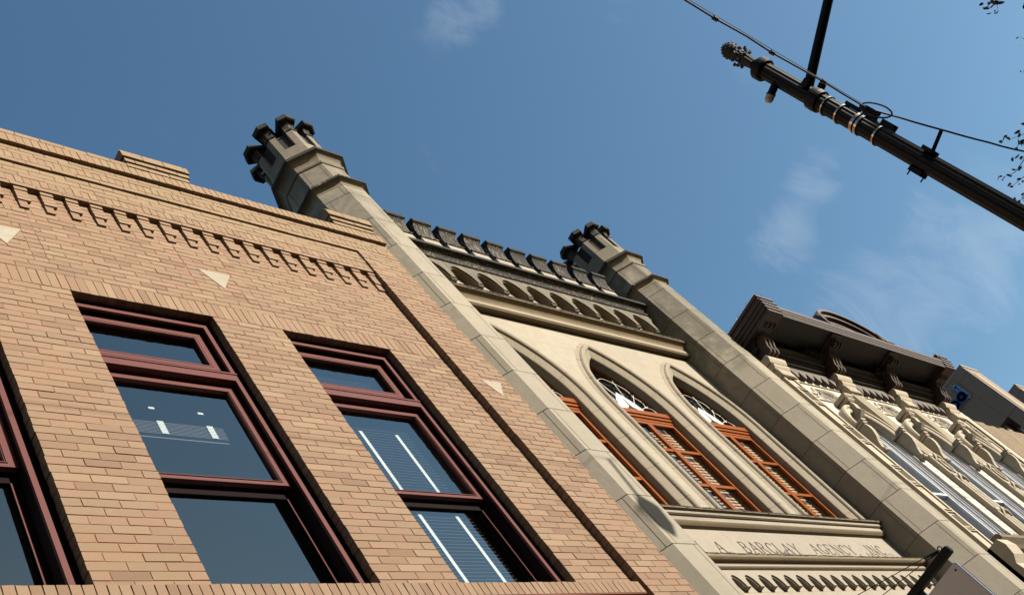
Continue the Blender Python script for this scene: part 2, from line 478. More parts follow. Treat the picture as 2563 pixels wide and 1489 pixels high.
# band over the corbels
yb = .030
courses(XL, 9.49, 13.39, 1, .085, yb, .12, .306)
soldiers(XL, 9.49, 13.475, 13.645, yb, .12, .0985)
courses(XL, 9.49, 13.645, 3, .112, yb, .12, .306, start=1)
# upper bands, flush with the end pilaster
XE = 10.28
courses(XL, XE, 13.985, 1, .095, 0, .3, .306)
soldiers(XL, XE, 14.08, 14.245, 0, .3, .0985)
courses(XL, XE, 14.245, 2, .0975, 0, .3, .306, start=1)
# the corner pilaster
courses(9.488, XE, 6.2, 80, .0973, 0, .13, .306, start=1, endj=.003)
# coping
soldiers(XL, XE, 14.44, 14.665, -.055, .40, .0985)
courses(XL, 6.1, 14.665, 1, .105, -.055, .40, .306)
# two stepped blocks on the coping
def block(x0, x1, z0):
    for k, (dy, e) in enumerate(((-.045, 0), (-.07, .02), (-.10, .04))):
        h = .098 if k < 2 else .165
        z = z0 + .098*k
        courses(x0-e, x1+e, z, 1, h, dy-.02, .57-dy, .306 if k < 2 else .306, start=k)
        if k == 2: courses(x0-e, x1+e, z+h, 1, .03, dy+.0, .55, .306)
block(6.03, 6.93, 14.667)
block(9.38, 10.16, 14.667)
# below the sill
courses(XL, 9.476, 6.2, 6, c, YP, .12, .306)
wall1 = bricks.build('brick_wall', m_brick, B1, recalc=False)
# mortar backing, each strip behind its own bricks
mo = MB(); rr = .005
for i in range(0, len(edges), 2):
    mo.box(edges[i]+.006, edges[i+1]-.006, YP+rr, YP+.094, 6.2, ZH)
mo.box(XL, 9.47, YP+rr, YP+.096, ZH+.004, 13.392)
for (a, b_) in WIN: mo.box(a-.006, b_+.006, YP+rr, YP+.148, 6.2, ZS-.03)
mo.box(XL, 9.484, yb+rr, yb+.118, 13.394, 13.985)
mo.box(XL, XE-.002, rr, .298, 13.988, 14.437)
mo.box(9.494, XE-.002, rr, .128, 6.2, 13.986)
mo.box(XL, XE-.004, -.055+rr, .36, 14.443, 14.66)
mo.box(XL, 6.09, -.055+rr, .36, 14.66, 14.765)
for (a, b_) in ((6.035, 6.925), (9.385, 10.155)): mo.box(a, b_, -.065+rr, .48, 14.668, 15.02)
mo.build('mortar', m_mortar, B1)
# corbel table
xs = [4.30 + .2975*k for k in range(-11, 18)]
for x in xs:
    if x < XL+.05 or x > 9.36: continue
    zc = 13.39; hh = .075; cor = MB()
    cor.jbox(x, x+.148, .048, .12, zc-hh+.004, zc-.012)
    for k in range(3):
        cor.jbox(x, x+.148, .060, .12, zc-hh*(k+2)+.004, zc-hh*(k+1)-.004)
    cor.jbox(x, x+.098, .076, .12, 12.935, 13.085)
    cor.build('corbel', m_brick, B1, recalc=False)
# rowlock sill 
sil = MB(); x = XL
while x < 9.43:
    sil.add([(x, .02, 6.80), (x+.078, .02, 6.80), (x+.078, .24, 6.86), (x, .24, 6.86), (x, .015+random.uniform(-.003, .003), 6.955), (x+.078, .015+random.uniform(-.003, .003), 6.955), (x+.078, .24, 7.0), (x, .24, 7.0)],
            [(0,3,2,1),(4,5,6,7),(0,1,5,4),(1,2,6,5),(2,3,7,6),(3,0,4,7)])
    x += .088
sil.build('sill', m_brick, B1, recalc=False)
s2 = MB(); s2.box(XL, 9.43, .026, .24, 6.79, 6.945); s2.build('sill_bed', m_mortar, B1)
# pale stone triangles
for t_ in TRI:
    tr = MB(); tr.prism([(t_-.215, 12.37), (t_+.225, 12.38), (t_, 11.985)], YP-.006, YP+.05, 'y')
    tr.build('stone_triangle', m_wallst, B1)
tr = MB(); tr.prism([(9.73, 10.69), (10.10, 10.70), (9.90, 10.345)], -.006, .05, 'y'); tr.build('stone_triangle', m_wallst, B1)
# plain lower storeys, roof and flanks
lo = MB()
lo.box(-7, XL-.001, YP, 12, 0, 13.39); lo.box(-7, XL-.001, 0, 12, 13.391, 14.44); lo.box(-7, XL-.001, -.035, .36, 14.441, 14.66)
lo.box(XL, XE, YP, .35, 0, 6.19)
lo.build('lower_wall', m_bplain, B1)
rf = MB(); rf.box(XL, XE-.01, .40, 12, 13.4, 13.9); rf.build('roof', m_roof, B1)
# windows
def rect_ring(mb, x0, x1, z0, z1, wx, wt, wb, y0, y1):
    mb.box(x0, x0+wx, y0, y1, z0, z1); mb.box(x1-wx, x1, y0, y1, z0, z1)
    mb.box(x0+wx, x1-wx, y0, y1, z1-wt, z1)
    if wb: mb.box(x0+wx, x1-wx, y0, y1, z0, z0+wb)
def brick_window(x0, x1, kind):
    xl = x0-.16                                   # the frame runs behind the left jamb
    xr = x1-.006
    wn = MB(); rect_ring(wn, xl, xr, 6.95, ZH-.004, .054, .054, 0, .232, .40)
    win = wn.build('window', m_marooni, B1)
    f = MB(); a, b_ = xl+.05, x1-.060
    f.box(a, a+.05, .20, .231, 6.99, ZH-.06); f.box(b_-.05, b_, .20, .231, 6.99, ZH-.06)
    f.box(a+.05, b_-.05, .20, .231, ZH-.115, ZH-.06)
    f.box(a+.05, b_-.05, .20, .31, 10.135, 10.235)
    f.box(a-.004, b_+.004, .19, .31, 10.238, 10.262)
    f.box(a+.05, b_-.05, .22, .31, 10.264, 10.30)
    f.build('frame', m_maroon, win)
    g2 = MB(); rect_ring(g2, a+.001, b_-.001, 6.99, ZH-.061, .049, .054, 0, .2315, .42)
    g2.build('sash_track', m_marooni, win)
    s = MB()
    sa, sb = a+.052, b_-.052
    rect_ring(s, sa, sb, 10.40, 11.132, .105, .10, .085, .288, .34)
    rect_ring(s, sa, sb, 8.545, 10.11, .098, .085, .055, .288, .34)
    s.build('sash', m_maroon, win)
    s = MB(); rect_ring(s, sa+.022, sb-.022, 10.42, 11.11, .095, .09, .075, .280, .2875)
    rect_ring(s, sa+.085, sb-.085, 10.47, 11.05, .012, .012, .012, .276, .2875)
    rect_ring(s, sa+.078, sb-.078, 8.59, 10.04, .012, .012, .008, .278, .2875)
    s.build('sash_bead', m_maroon, win)
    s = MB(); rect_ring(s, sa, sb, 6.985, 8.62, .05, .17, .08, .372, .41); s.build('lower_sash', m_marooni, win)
    s = MB(); s.box(sb-.064, sb-.046, .362, .373, 6.99, 8.44); s.build('lower_sash_bead', m_maroon, win)
    gl = MB()
    for (z0, z1_, y) in ((10.45, 11.07, .325), (8.56, 10.06, .325), (7.05, 8.46, .395)):
        gl.add([(sa+.04, y, z0), (sb-.04, y, z0), (sb-.04, y, z1_), (sa+.04, y, z1_)], [(0, 1, 2, 3)])
    gl.build('pane', m_glass, win)
    # the room behind
    r = MB(); x, X = x0-.25, x1+.2
    r.add([(x,.43,6.6),(X,.43,6.6),(X,3.4,6.6),(x,3.4,6.6),(x,.43,11.5),(X,.43,11.5),(X,3.4,11.5),(x,3.4,11.5)], [(0,1,2,3),(4,7,6,5),(1,5,6,2),(2,6,7,3),(3,7,4,0)])
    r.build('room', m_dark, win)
    bl = MB(); tp = MB()
    cx_ = (x0+x1)/2+.03
    if kind == 2:
        z = 7.05
        while z < 10.9:
            if not (8.43 < z < 8.56): bl.box(x0-.1, x1-.30, .46, .485, z, z+.0035)
            z += .052
        for dx in (-.26, .27):
            tp.box(cx_+dx-.024, cx_+dx+.024, .448, .452, 7.0, 9.85)
    elif kind == 1:
        for k in range(9): bl.box(x0-.1, x1-.36, .45, .475, 9.42+.022*k, 9.426+.022*k)
        bl.box(x0-.1, x1-.38, .45, .47, 9.35, 9.362)
        for dx in (-.26, .27):
            for k in range(8): tp.box(cx_+dx-.035, cx_+dx+.035, .44, .443, 9.415+.025*k, 9.435+.025*k)
            
            tp.box(cx_+dx-.03, cx_+dx+.03, .46, .463, 9.83, 9.86)
    if bl.v: bl.build('blind', m_slat, win); tp.build('blind_tape', m_tape, win)
    return win
for i, (a, b_) in enumerate(WIN): brick_window(a, b_, i)

# ================================================================== STONE BUILDING
B2 = thing('stone_building', (15, .7, 0), 'cream limestone building with two crenellated octagonal turrets and three pointed windows', 'building')
YW = .68
T1X, T2X, TY, TA = 10.65, 19.46, .455, .58
def turret(cx, m_turret):
    cy = TY; J0 = 7.42; P = .87
    sh = MB()
    z = J0 - 8*P
    zs = [0.14]
    k = 0
    while z < 16.2:
        if z > .3: zs.append(z)
        z += P
    zs.append(16.42)
    for i in range(len(zs)-1):
        g = .004
        sh.octo([(TA-.004, zs[i]+g), (TA, zs[i]+g+.003), (TA, zs[i+1]-g-.003), (TA-.004, zs[i+1]-g)], cx, cy)
    sh.octo([(TA-.012, .14), (TA-.012, 16.4)], cx, cy)
    sh.octo([(TA-.025, 16.42), (TA-.025, 17.3)], cx, cy)
    t = sh.build('turret', m_turret, B2)
    # vertical joints between the quoins: thin pointed seams next to the arrises
    jn = MB()
    side = TA*math.tan(PI/8)
    for i in range(len(zs)-1):
        for fi in range(8):
            ang = fi*PI/4
            n = Vector((math.cos(ang), math.sin(ang), 0)); tt = Vector((-n.y, n.x, 0))
            u = (side-.085) if (i+fi) % 2 == 0 else -(side-.085)
            if zs[i+1] < 6.0: continue
            p = Vector((cx, cy, 0)) + n*(TA-.002) + tt*u
            a_ = p - tt*.0045; b_ = p + tt*.0045; o_ = n*.004
            z0, z1_ = zs[i]+.01, zs[i+1]-.01
            jn.add([(a_.x, a_.y, z0), (b_.x, b_.y, z0), (b_.x+o_.x, b_.y+o_.y, z0), (a_.x+o_.x, a_.y+o_.y, z0), (a_.x, a_.y, z1_), (b_.x, b_.y, z1_), (b_.x+o_.x, b_.y+o_.y, z1_), (a_.x+o_.x, a_.y+o_.y, z1_)],
                   [(0,3,2,1),(4,5,6,7),(0,1,5,4),(1,2,6,5),(2,3,7,6),(3,0,4,7)])
    for ang_i in range(8):
        ang = ang_i*PI/4; n = Vector((math.cos(ang), math.sin(ang), 0)); tt = Vector((-n.y, n.x, 0))
        for (ap, z0, z1_, u0) in ((TA-.027, 16.6, 17.27, -.15),):
            for u in (-.165, .165):
                p = Vector((cx, cy, 0)) + n*ap + tt*u; a_ = p-tt*.0045; b_ = p+tt*.0045; o_ = n*.004
                jn.add([(a_.x, a_.y, z0), (b_.x, b_.y, z0), (b_.x+o_.x, b_.y+o_.y, z0), (a_.x+o_.x, a_.y+o_.y, z0), (a_.x, a_.y, z1_), (b_.x, b_.y, z1_), (b_.x+o_.x, b_.y+o_.y, z1_), (a_.x+o_.x, a_.y+o_.y, z1_)],
                   [(0,3,2,1),(4,5,6,7),(0,1,5,4),(1,2,6,5),(2,3,7,6),(3,0,4,7)])
    jn.build('stone_joint', m_joint, t)
    def cav(a0, a1, z0, z1_, n=6):
        return [(a0 + (a1-a0)*(1-math.cos(k/n*PI/2)), z0 + (z1_-z0)*math.sin(k/n*PI/2)) for k in range(n+1)]
    r1 = MB(); r1.octo([(TA-.03, 16.40), (TA+.005, 16.415), (TA+.008, 16.435), (TA, 16.455)] + cav(TA-.015, TA+.075, 16.46, 16.54) + [(TA+.085, 16.545), (TA-.02, 16.56)], cx, cy)
    r1b = MB(); r1b.octo([(TA-.02, 16.546), (TA+.097, 16.548), (TA+.099, 16.60), (TA-.02, 16.70)], cx, cy); r1b.build('ring_lip', m_soot, t)
    r1.build('string_ring', m_ring, t)
    r2 = MB(); r2.octo([(TA-.04, 17.26), (TA-.005, 17.275), (TA+.010, 17.30), (TA+.010, 17.33), (TA-.012, 17.355)] + cav(TA-.02, TA+.10, 17.36, 17.55) + [(TA+.11, 17.555), (TA-.03, 17.57)], cx, cy)
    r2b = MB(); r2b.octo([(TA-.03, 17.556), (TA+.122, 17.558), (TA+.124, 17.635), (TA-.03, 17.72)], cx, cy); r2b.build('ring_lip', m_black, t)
    r2.build('crown_ring', m_ring, t)
    # parapet: low octagonal wall, then eight angle merlons
    pw = MB(); am = TA-.03
    pw.octo([(am, 17.66), (am, 18.16)], cx, cy); pw.build('parapet', m_tturret, t)
    pw = MB(); pw.octo([(.49, 18.1), (.49, 18.70), (.05, 18.80)], cx, cy); pw.build('crown_shade_fill', m_black, t)  # black fill added for the shaded inside seen between merlons
    for k in range(8):
        va = PI/8 + k*PI/4
        mer = MB(); armL = .118; th = .16
        def chev(ao, ai, arm, z):
            # outline of an L-shaped block wrapped round the corner of an octagon
            pts = []
            V = lambda ap, a_: Vector((cx+ap/math.cos(PI/8)*math.cos(a_), cy+ap/math.cos(PI/8)*math.sin(a_), z))
            vo, vi = V(ao, va), V(ai, va)
            tl = Vector((-math.sin(va-PI/8), math.cos(va-PI/8), 0)); tr_ = Vector((-math.sin(va+PI/8), math.cos(va+PI/8), 0))
            # along face va-PI/8 heading away from the corner is -tl ; along face va+PI/8 is +tr_
            return [vo - tl*arm, vo, vo + tr_*arm, vi + tr_*(arm-.03), vi, vi - tl*(arm-.03)]
        A = lambda ao, arm, z, ai=None: chev(ao, (am-th) if ai is None else ai, arm, z)
        rings = [A(am, armL, 18.15), A(am, armL, 18.66)]
        mer.ring(rings, True, True, True)
        merlon = mer.build('merlon', m_tturret, t)
        cp = MB()
        pr = [(am-.002, armL, 18.655), (am+.022, armL+.02, 18.67), (am+.024, armL+.02, 18.70), (am+.0, armL+.0, 18.715)]
        for q in range(6):
            s_ = q/5; pr.append((am+.135*(1-math.cos(s_*PI/2)), armL+.06*(1-math.cos(s_*PI/2)), 18.72+.21*math.sin(s_*PI/2)))
        cp.ring([A(a_, b2, z, am-th-(a_-am)*.6) for (a_, b2, z) in pr], True, True, True)
        cp.build('merlon_cap', m_soot, t)
        cp = MB(); pr = [(am+.12, armL+.055, 18.885), (am+.148, armL+.070, 18.90), (am+.150, armL+.072, 19.015), (am+.02, armL-.02, 19.05)]
        cp.ring([A(a_, b2, z, am-th-(a_-am)*.6) for (a_, b2, z) in pr], True, True, True)
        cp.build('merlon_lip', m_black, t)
    return t
turret(T1X, m_turret); turret(T2X, m_turret2)

# facade wall between the turrets, with its three pointed openings
WC = [12.56, 15.12, 17.68]
HW, ZSPR, ARC = .81, 11.95, 2.08
cxo = HW - ARC
def arch_z(dx, off=0.0):
    """height of the pointed arch offset outwards by off at distance dx from its centre line"""
    r = ARC+off; d = abs(dx) - cxo
    v = r*r - d*d
    return ZSPR + (math.sqrt(v) if v > 0 else 0)
X0, X1 = T1X+.3, T2X-.3
wall = MB()
def col(x0, x1, za0, za1, zb0, zb1, y0, y1, mbq):
    mbq.add([(x0,y0,za0),(x1,y0,za1),(x1,y1,za1),(x0,y1,za0),(x0,y0,zb0),(x1,y0,zb1),(x1,y1,zb1),(x0,y1,zb0)],
            [(0,3,2,1),(4,5,6,7),(0,1,5,4),(1,2,6,5),(2,3,7,6),(3,0,4,7)])
OFF = .30; ho = HW+OFF
ZWT = 14.40
cur = X0
for wc in WC:
    wall.box(cur, wc-ho, YW, YW+.45, 8.72, ZWT)
    n = 28
    for k in range(n):
        a = wc-ho + 2*ho*k/n; b_ = wc-ho + 2*ho*(k+1)/n
        col(a, b_, arch_z(a-wc, OFF), arch_z(b_-wc, OFF), ZWT, ZWT, YW, YW+.45, wall)
    cur = wc+ho
wall.box(cur, X1, YW, YW+.45, 8.72, ZWT)
for wc in WC: wall.box(wc-ho, wc+ho, YW+.05, YW+.45, 8.72, 8.92)
wall.build('ashlar_wall', m_wallst, B2)
# arched window surrounds swept round the openings
def arch_path(off, n=14):
    pts = [(HW+off, 8.93), (HW+off, ZSPR)]
    r = ARC+off
    th1 = math.acos(-cxo/r)
    for k in range(1, n+1):
        a = th1*k/n
        pts.append((cxo + r*math.cos(a), ZSPR + r*math.sin(a)))
    left = [(-x, z) for (x, z) in reversed(pts[:-1])]
    return pts + left
for wc in WC:
    sr = MB()
    prof = [(.0, 1.02), (.0, .745), (.012, .732), (.135, .665), (.140, .648), (.150, .628), (.168, .614), (.192, .607), (.215, .607), (.235, .613), (.250, .630), (.262, .655), (.33, .676), (.335, .682)]
    rings = [[(wc+x, y, z) for (x, z) in arch_path(u)] for (u, y) in prof]
    sr.ring(rings, close=False)
    su = sr.build('window_surround', m_stone, B2, recalc=True)
    jn = MB()
    pth = [arch_path(u) for (u, y) in prof]
    for idx_z in (9.4, 10.15, 10.9, 11.6):
        for sgn in (-1, 1):
            for (u, y), (u2, y2) in zip(prof[:-1], prof[1:]):
                jn.add([(wc+sgn*(HW+u), y-.0015, idx_z), (wc+sgn*(HW+u2), y2-.0015, idx_z), (wc+sgn*(HW+u2), y2-.0015, idx_z+.006), (wc+sgn*(HW+u), y-.0015, idx_z+.006)], [(0, 1, 2, 3)])
    for frac in (4, 8, 12):
        for side in (0, 1):
            for (u, y, P_), (u2, y2, P2) in zip([(p[0], p[1], q) for p, q in zip(prof[:-1], pth[:-1])], [(p[0], p[1], q) for p, q in zip(prof[1:], pth[1:])]):
                i = 1+frac if side == 0 else len(P_)-2-frac
                a_, b_ = Vector((P_[i][0], P_[i][1])), Vector((P2[i][0], P2[i][1]))
                jn.add([(wc+a_.x, y-.0015, a_.y), (wc+b_.x, y2-.0015, b_.y), (wc+b_.x, y2-.0015, b_.y+.007), (wc+a_.x, y-.0015, a_.y+.007)], [(0, 1, 2, 3)])
    jn.build('stone_joint', m_joint, su)

def gothic_window(wc):
    yf = .87
    # outer wooden frame following the arch
    def pin(ins): return arch_path(-ins)
    fr = MB()
    a = [(x, z) for (x, z) in pin(.0)]; b_ = [(x, z) for (x, z) in pin(.045)]
    fr.ring([[(wc+x, yf+.12, z) for x, z in a], [(wc+x, yf+.02, z) for x, z in a], [(wc+x, yf+.02, z) for x, z in b_], [(wc+x, yf+.12, z) for x, z in b_]], close=False)
    win = fr.build('window', m_wood, B2)
    t = MB()
    for (z0, z1_, y) in ((11.80, 11.86, yf-.02), (11.865, 11.93, yf-.045), (11.935, 12.05, yf-.07), (12.055, 12.10, yf-.03)):
        t.box(wc-HW+.002, wc+HW-.002, y, yf+.09, z0, z1_)
    t.build('transom', m_wood, win)
    cs = MB()
    for s_ in (-1, 1):
        xa, xb = (wc-HW+.046, wc-.002) if s_ < 0 else (wc+.002, wc+HW-.046)
        rect_ring(cs, xa, xb, 8.96, 11.798, .062, .075, .1, yf-.012, yf+.04)
        for z in (10.07, 10.99): cs.box(xa+.062, xb-.062, yf-.005, yf+.035, z-.035, z+.035)
    cs.build('casement', m_wood, win)
    g = MB(); g.add([(wc-HW+.06, yf+.03, 8.98), (wc+HW-.06, yf+.03, 8.98), (wc+HW-.06, yf+.03, 11.79), (wc-HW+.06, yf+.03, 11.79)], [(0, 1, 2, 3)]); g.build('pane', m_glass3, win)
    # arched light
    ga = MB(); n = 20; w2 = HW-.05
    for k in range(n):
        p = -w2+2*w2*k/n; q = -w2+2*w2*(k+1)/n
        ga.add([(wc+p, yf+.05, 12.08), (wc+q, yf+.05, 12.08), (wc+q, yf+.05, max(12.08, arch_z(q, -.05))), (wc+p, yf+.05, max(12.08, arch_z(p, -.05)))], [(0, 1, 2, 3)])
    ga.build('pane', m_glass2, win)
    # white tracery: pointed plate with an eye, spokes and scalloped loops
    tr = MB(); yt = yf+.01
    plate = []
    for k in range(9):
        s_ = k/8; plate.append((wc+.34*(1-s_**1.9), 12.10+.60*s_))
    plate += [(2*wc-x, z) for (x, z) in reversed(plate[:-1])]
    tr.prism(plate, yt, yt+.012, 'y')
    cz = 12.10
    tips = []
    for ang in (-66, -40, -15, 15, 40, 66):
        d = Vector((math.sin(R(ang)), math.cos(R(ang))))
        r = .3
        while r < 2.2 and (cz + d.y*r) < arch_z(d.x*r, -.16): r += .01
        tips.append((d, r))
        p0 = Vector((wc, cz)) + d*.22; p1 = Vector((wc, cz)) + d*r
        tr.tube([(p0.x, yt+.006, p0.y), (p1.x, yt+.006, p1.y)], .009, 6)
        q = Vector((wc, cz)) + d*(r-.10); nn = Vector((d.y, -d.x))
        tr.tube([(q.x-nn.x*.035, yt+.006, q.y-nn.y*.035), (q.x+nn.x*.035, yt+.006, q.y+nn.y*.035)], .008, 6)
    ends = [(Vector((1, 0))*-.76, None)]
    joints_ = [Vector((wc-.72, cz+.03))] + [Vector((wc, cz)) + d*(r-.10) for d, r in tips] + [Vector((wc+.72, cz+.03))]
    for a_, b2 in zip(joints_[:-1], joints_[1:]):
        mid = (a_+b2)/2; ch = b2-a_; nn = Vector((-ch.y, ch.x)).normalized()
        if (mid - Vector((wc, cz+.4))).dot(nn) < 0: nn = -nn
        pts = []
        for k in range(9):
            s_ = k/8; p = a_ + ch*s_ + nn*(.16*ch.length+.03)*math.sin(PI*s_)
            pts.append((p.x, yt+.006, p.y))
        tr.tube(pts, .007, 6)
    tr.build('tracery', m_white, win)
    ey = MB()
    ey.tube([(wc, yt-.010, 12.235), (wc, yt-.002, 12.235)], .050, 14)
    ey.prism([(wc-.005, 12.30), (wc+.035, 12.29), (wc+.012, 12.50)], yt-.008, yt-.001, 'y')
    ey.prism([(wc+.05, 12.20), (wc+.24, 12.13), (wc+.06, 12.245)], yt-.008, yt-.001, 'y')
    ey.prism([(wc-.05, 12.20), (wc-.24, 12.13), (wc-.06, 12.245)], yt-.008, yt-.001, 'y')
    ey.build('tracery_eye', m_dark, win)
    # wooden venetian blind behind the casements
    bl = MB(); z = 8.98
    while z < 11.75:
        bl.add([(wc-.76, .985, z+.034), (wc+.76, .985, z+.034), (wc+.76, .992, z), (wc-.76, .992, z)], [(0, 1, 2, 3)])
        z += .078
    bl.build('blind', m_woodslat, win)
    tp = MB()
    for dx in (-.36, .36): tp.box(wc+dx-.008, wc+dx+.008, .992, .995, 8.98, 11.78)
    tp.build('blind_tape', m_tape, win)
    r = MB(); x, X = wc-HW-.1, wc+HW+.1
    r.add([(x,1.05,8.7),(X,1.05,8.7),(X,4,8.7),(x,4,8.7),(x,1.05,14.2),(X,1.05,14.2),(X,4,14.2),(x,4,14.2)], [(0,1,2,3),(4,7,6,5),(1,5,6,2),(2,6,7,3),(3,7,4,0)])
    r.build('room', m_dark, win)
    return win
for wc in WC: gothic_window(wc)

def mould(name, prof, x0, x1, m, parent, close_y=None):
    q = MB(); q.prism(prof, x0, x1, 'x'); return q.build(name, m, parent)
TB = YW+.3
# sill course with its two fillets
mould('sill_ledge', [(TB, 9.0), (.66, 8.985), (.50, 8.96), (.49, 8.95), (.492, 8.925), (.532, 8.912), (TB, 8.912)], X0, X1, m_hood, B2)
mould('sill_fascia', [(TB, 8.911), (.534, 8.911), (.540, 8.872), (TB, 8.872)], X0, X1, m_frieze, B2)
mould('sill_cove', [(TB, 8.871), (.545, 8.871), (.56, 8.858), (.583, 8.850), (TB, 8.850)], X0, X1, m_hood, B2)
mould('sill_fascia', [(TB, 8.849), (.583, 8.849), (.585, 8.778), (TB, 8.778)], X0, X1, m_frieze, B2)
mould('sill_cove', [(TB, 8.777), (.587, 8.777), (.590, 8.765), (.606, 8.745), (.632, 8.722), (.66, 8.712), (TB, 8.712)], X0, X1, m_hood, B2)
def crust(y, z, h0, h1):
    x = X0; q = MB()
    while x < X1:
        wd = random.uniform(.03, .12); q.box(x, x+wd, y-random.uniform(0, .005), y+.03, z-random.uniform(0, h0), z+random.uniform(0, h1)); x += wd+random.uniform(0, .03)
    q.build('lichen_crust', m_black, B2)
crust(.4885, 8.957, .022, .012)
crust(.4655, 7.962, .022, .012)
fr = MB(); fr.box(X0, X1, YW+.005, TB, 7.95, 8.711); fr.build('inscription_band', m_frieze, B2)
mould('string_course', [(TB, 8.02), (.60, 7.985), (.47, 7.96), (.467, 7.945), (.47, 7.91)] + [(.47+.05*(k/5), 7.905-.03*math.sin(k/5*PI/2)) for k in range(6)] + [(.555, 7.87), (.555, 7.85), (TB, 7.85)], X0, X1, m_hood, B2)
mould('string_fascia', [(TB, 7.848), (.558, 7.848), (.556, 7.815), (TB, 7.815)], X0, X1, m_frieze, B2)
mould('string_cove', [(TB, 7.814), (.560, 7.814), (.565, 7.80), (.59, 7.785), (.62, 7.78), (TB, 7.78)], X0, X1, m_hood, B2)
# small blind arcade under the string course
def arcade(xstart, pitch, k0, k1, zap, zfoot, ztop, y0, y1, m, name, parent, hwf=.40, drop=.05, n=8):
    q = MB()
    for k in range(k0, k1):
        xc = xstart + k*pitch; hw = pitch*hwf
        for s_ in (-1, 1):
            prev = None
            for i in range(n+1):
                f = i/n
                x = xc + s_*hw*f
                z = zfoot + (zap-zfoot)*math.sqrt(max(0, 1-(f*.98)**1.7)) if f < 1 else zfoot
                if prev is not None:
                    xa, za = prev
                    if s_ > 0: col(xa, x, za, z, ztop, ztop, y0, y1, q)
                    else: col(x, xa, z, za, ztop, ztop, y0, y1, q)
                prev = (x, z)
            xe = xc + s_*pitch/2; xi = xc + s_*hw
            q.box(min(xe, xi), max(xe, xi), y0, y1, zfoot-drop, ztop)
    return q.build(name, m, parent)
arcade(12.99, .332, -6, 19, 7.69, 7.50, 7.779, .600, .70, m_frieze, 'small_arcade', B2, hwf=.36, drop=.03)
arcade(12.99, .332, -6, 19, 7.665, 7.50, 7.768, .625, .70, m_stone, 'small_arcade_order', B2, hwf=.31, drop=.01)
bw = MB(); bw.box(X0, X1, .685, TB, .14, 7.765); bw.build('lower_wall', m_wallst, B2)
# hood moulding over the windows
def cavy(y0, y1, z0, z1_, n=7):   # concave sweep from (y0,z0) low/back to (y1,z1) high/front
    return [(y0 + (y1-y0)*(1-math.cos(k/n*PI/2)), z0 + (z1_-z0)*math.sin(k/n*PI/2)) for k in range(n+1)]
mould('hood_moulding', [(TB, 14.424), (.535, 14.424)] + [(.535-.14*(1-math.cos(k/8*PI/2)), 14.426+.145*math.sin(k/8*PI/2)) for k in range(9)] + [(.383, 14.585), (.383, 14.612), (.40, 14.63), (.68, 14.86), (TB, 14.86)], X0, X1, m_hood, B2)
mould('hood_fillet', [(TB, 14.422), (.525, 14.422), (.525, 14.345), (.535, 14.335), (TB, 14.335)], X0, X1, m_stone, B2)
mould('hood_bead', [(TB, 14.333), (.545, 14.333), (.535, 14.315), (.55, 14.295), (.59, 14.295), (.60, 14.33), (TB, 14.33)], X0, X1, m_hood, B2)
x = X0
cr_ = MB()
while x < X1:
    wd = random.uniform(.03, .10); h = random.uniform(.004, .022)
    cr_.box(x, x+wd, .380-random.uniform(0, .006), .42, 14.612-random.uniform(0, .03), 14.622+h); x += wd+random.uniform(0, .02)
cr_.build('lichen_crust', m_black, B2)
for k in range(6):
    x = X0+.55+1.27*k
    q = MB(); q.prism([(.5355-.14*(1-math.cos(a/8*PI/2))-.0025, 14.426+.145*math.sin(a/8*PI/2)) for a in range(9)]+[(.395, 14.60), (.55, 14.60), (.55, 14.43)], x, x+.007, 'x'); q.build('hood_joint', m_joint, B2)
# arcaded frieze
bk_ = MB(); bk_.box(X0, X1, YW+.003, TB-.003, 14.861, 15.9); bk_.build('frieze_back', m_frieze, B2)
arcade(12.90, .666, -4, 10, 15.66, 15.20, 15.86, .50, .535, m_soot2, 'arcade', B2, hwf=.425, drop=.02)
arcade(12.90, .666, -4, 10, 15.635, 15.20, 15.855, .537, .682, m_hood, 'arcade_order', B2, hwf=.395, drop=.015)
for k in range(-4, 10):
    x = 12.90+.666*(k+.5)
    if x < X0+.1 or x > X1-.1: continue
    cb = MB(); cb.box(x-.075, x+.075, .515, .683, 15.155, 15.178); cb.box(x-.065, x+.065, .53, .683, 15.12, 15.154); cb.box(x-.05, x+.05, .60, .683, 14.80, 15.119)
    cb.build('arcade_pier', m_soot2, B2)
# cavetto cornice and battlement
mould('cornice', [(TB, 15.76), (.49, 15.76), (.465, 15.775), (.462, 15.81), (.485, 15.835), (.50, 15.84)] + cavy(.50, .36, 15.845, 15.99) + [(TB, 15.99)], X0, X1, m_soot, B2)
mould('cornice_lip', [(TB, 15.992), (.345, 15.992), (.335, 16.0), (.335, 16.075), (.35, 16.09), (.50, 16.24), (TB, 16.24)], X0, X1, m_black, B2)
pp = MB(); pp.box(X0, X1, .505, .80, 16.242, 16.34); pp.build('parapet', m_stone, B2)
ms = MB(); ms.box(-.225, .225, 0, .30, 0, .345)
k = -3; first = None; firstc = None
capp = [(0.012, .340), (-.022, .35), (-.030, .375), (-.022, .40), (0, .41)]
for q in range(7):
    s_ = q/6; capp.append((-.115*(1-math.cos(s_*PI/2)), .415+.36*math.sin(s_*PI/2)))
capp += [(-.125, .78), (-.125, .87), (.05, .92), (.25, .92), (.425, .87), (.425, .78)]
for q in range(7):
    s_ = 1-q/6; capp.append((.30+.115*(1-math.cos(s_*PI/2)), .415+.36*math.sin(s_*PI/2)))
capp += [(.30, .34)]
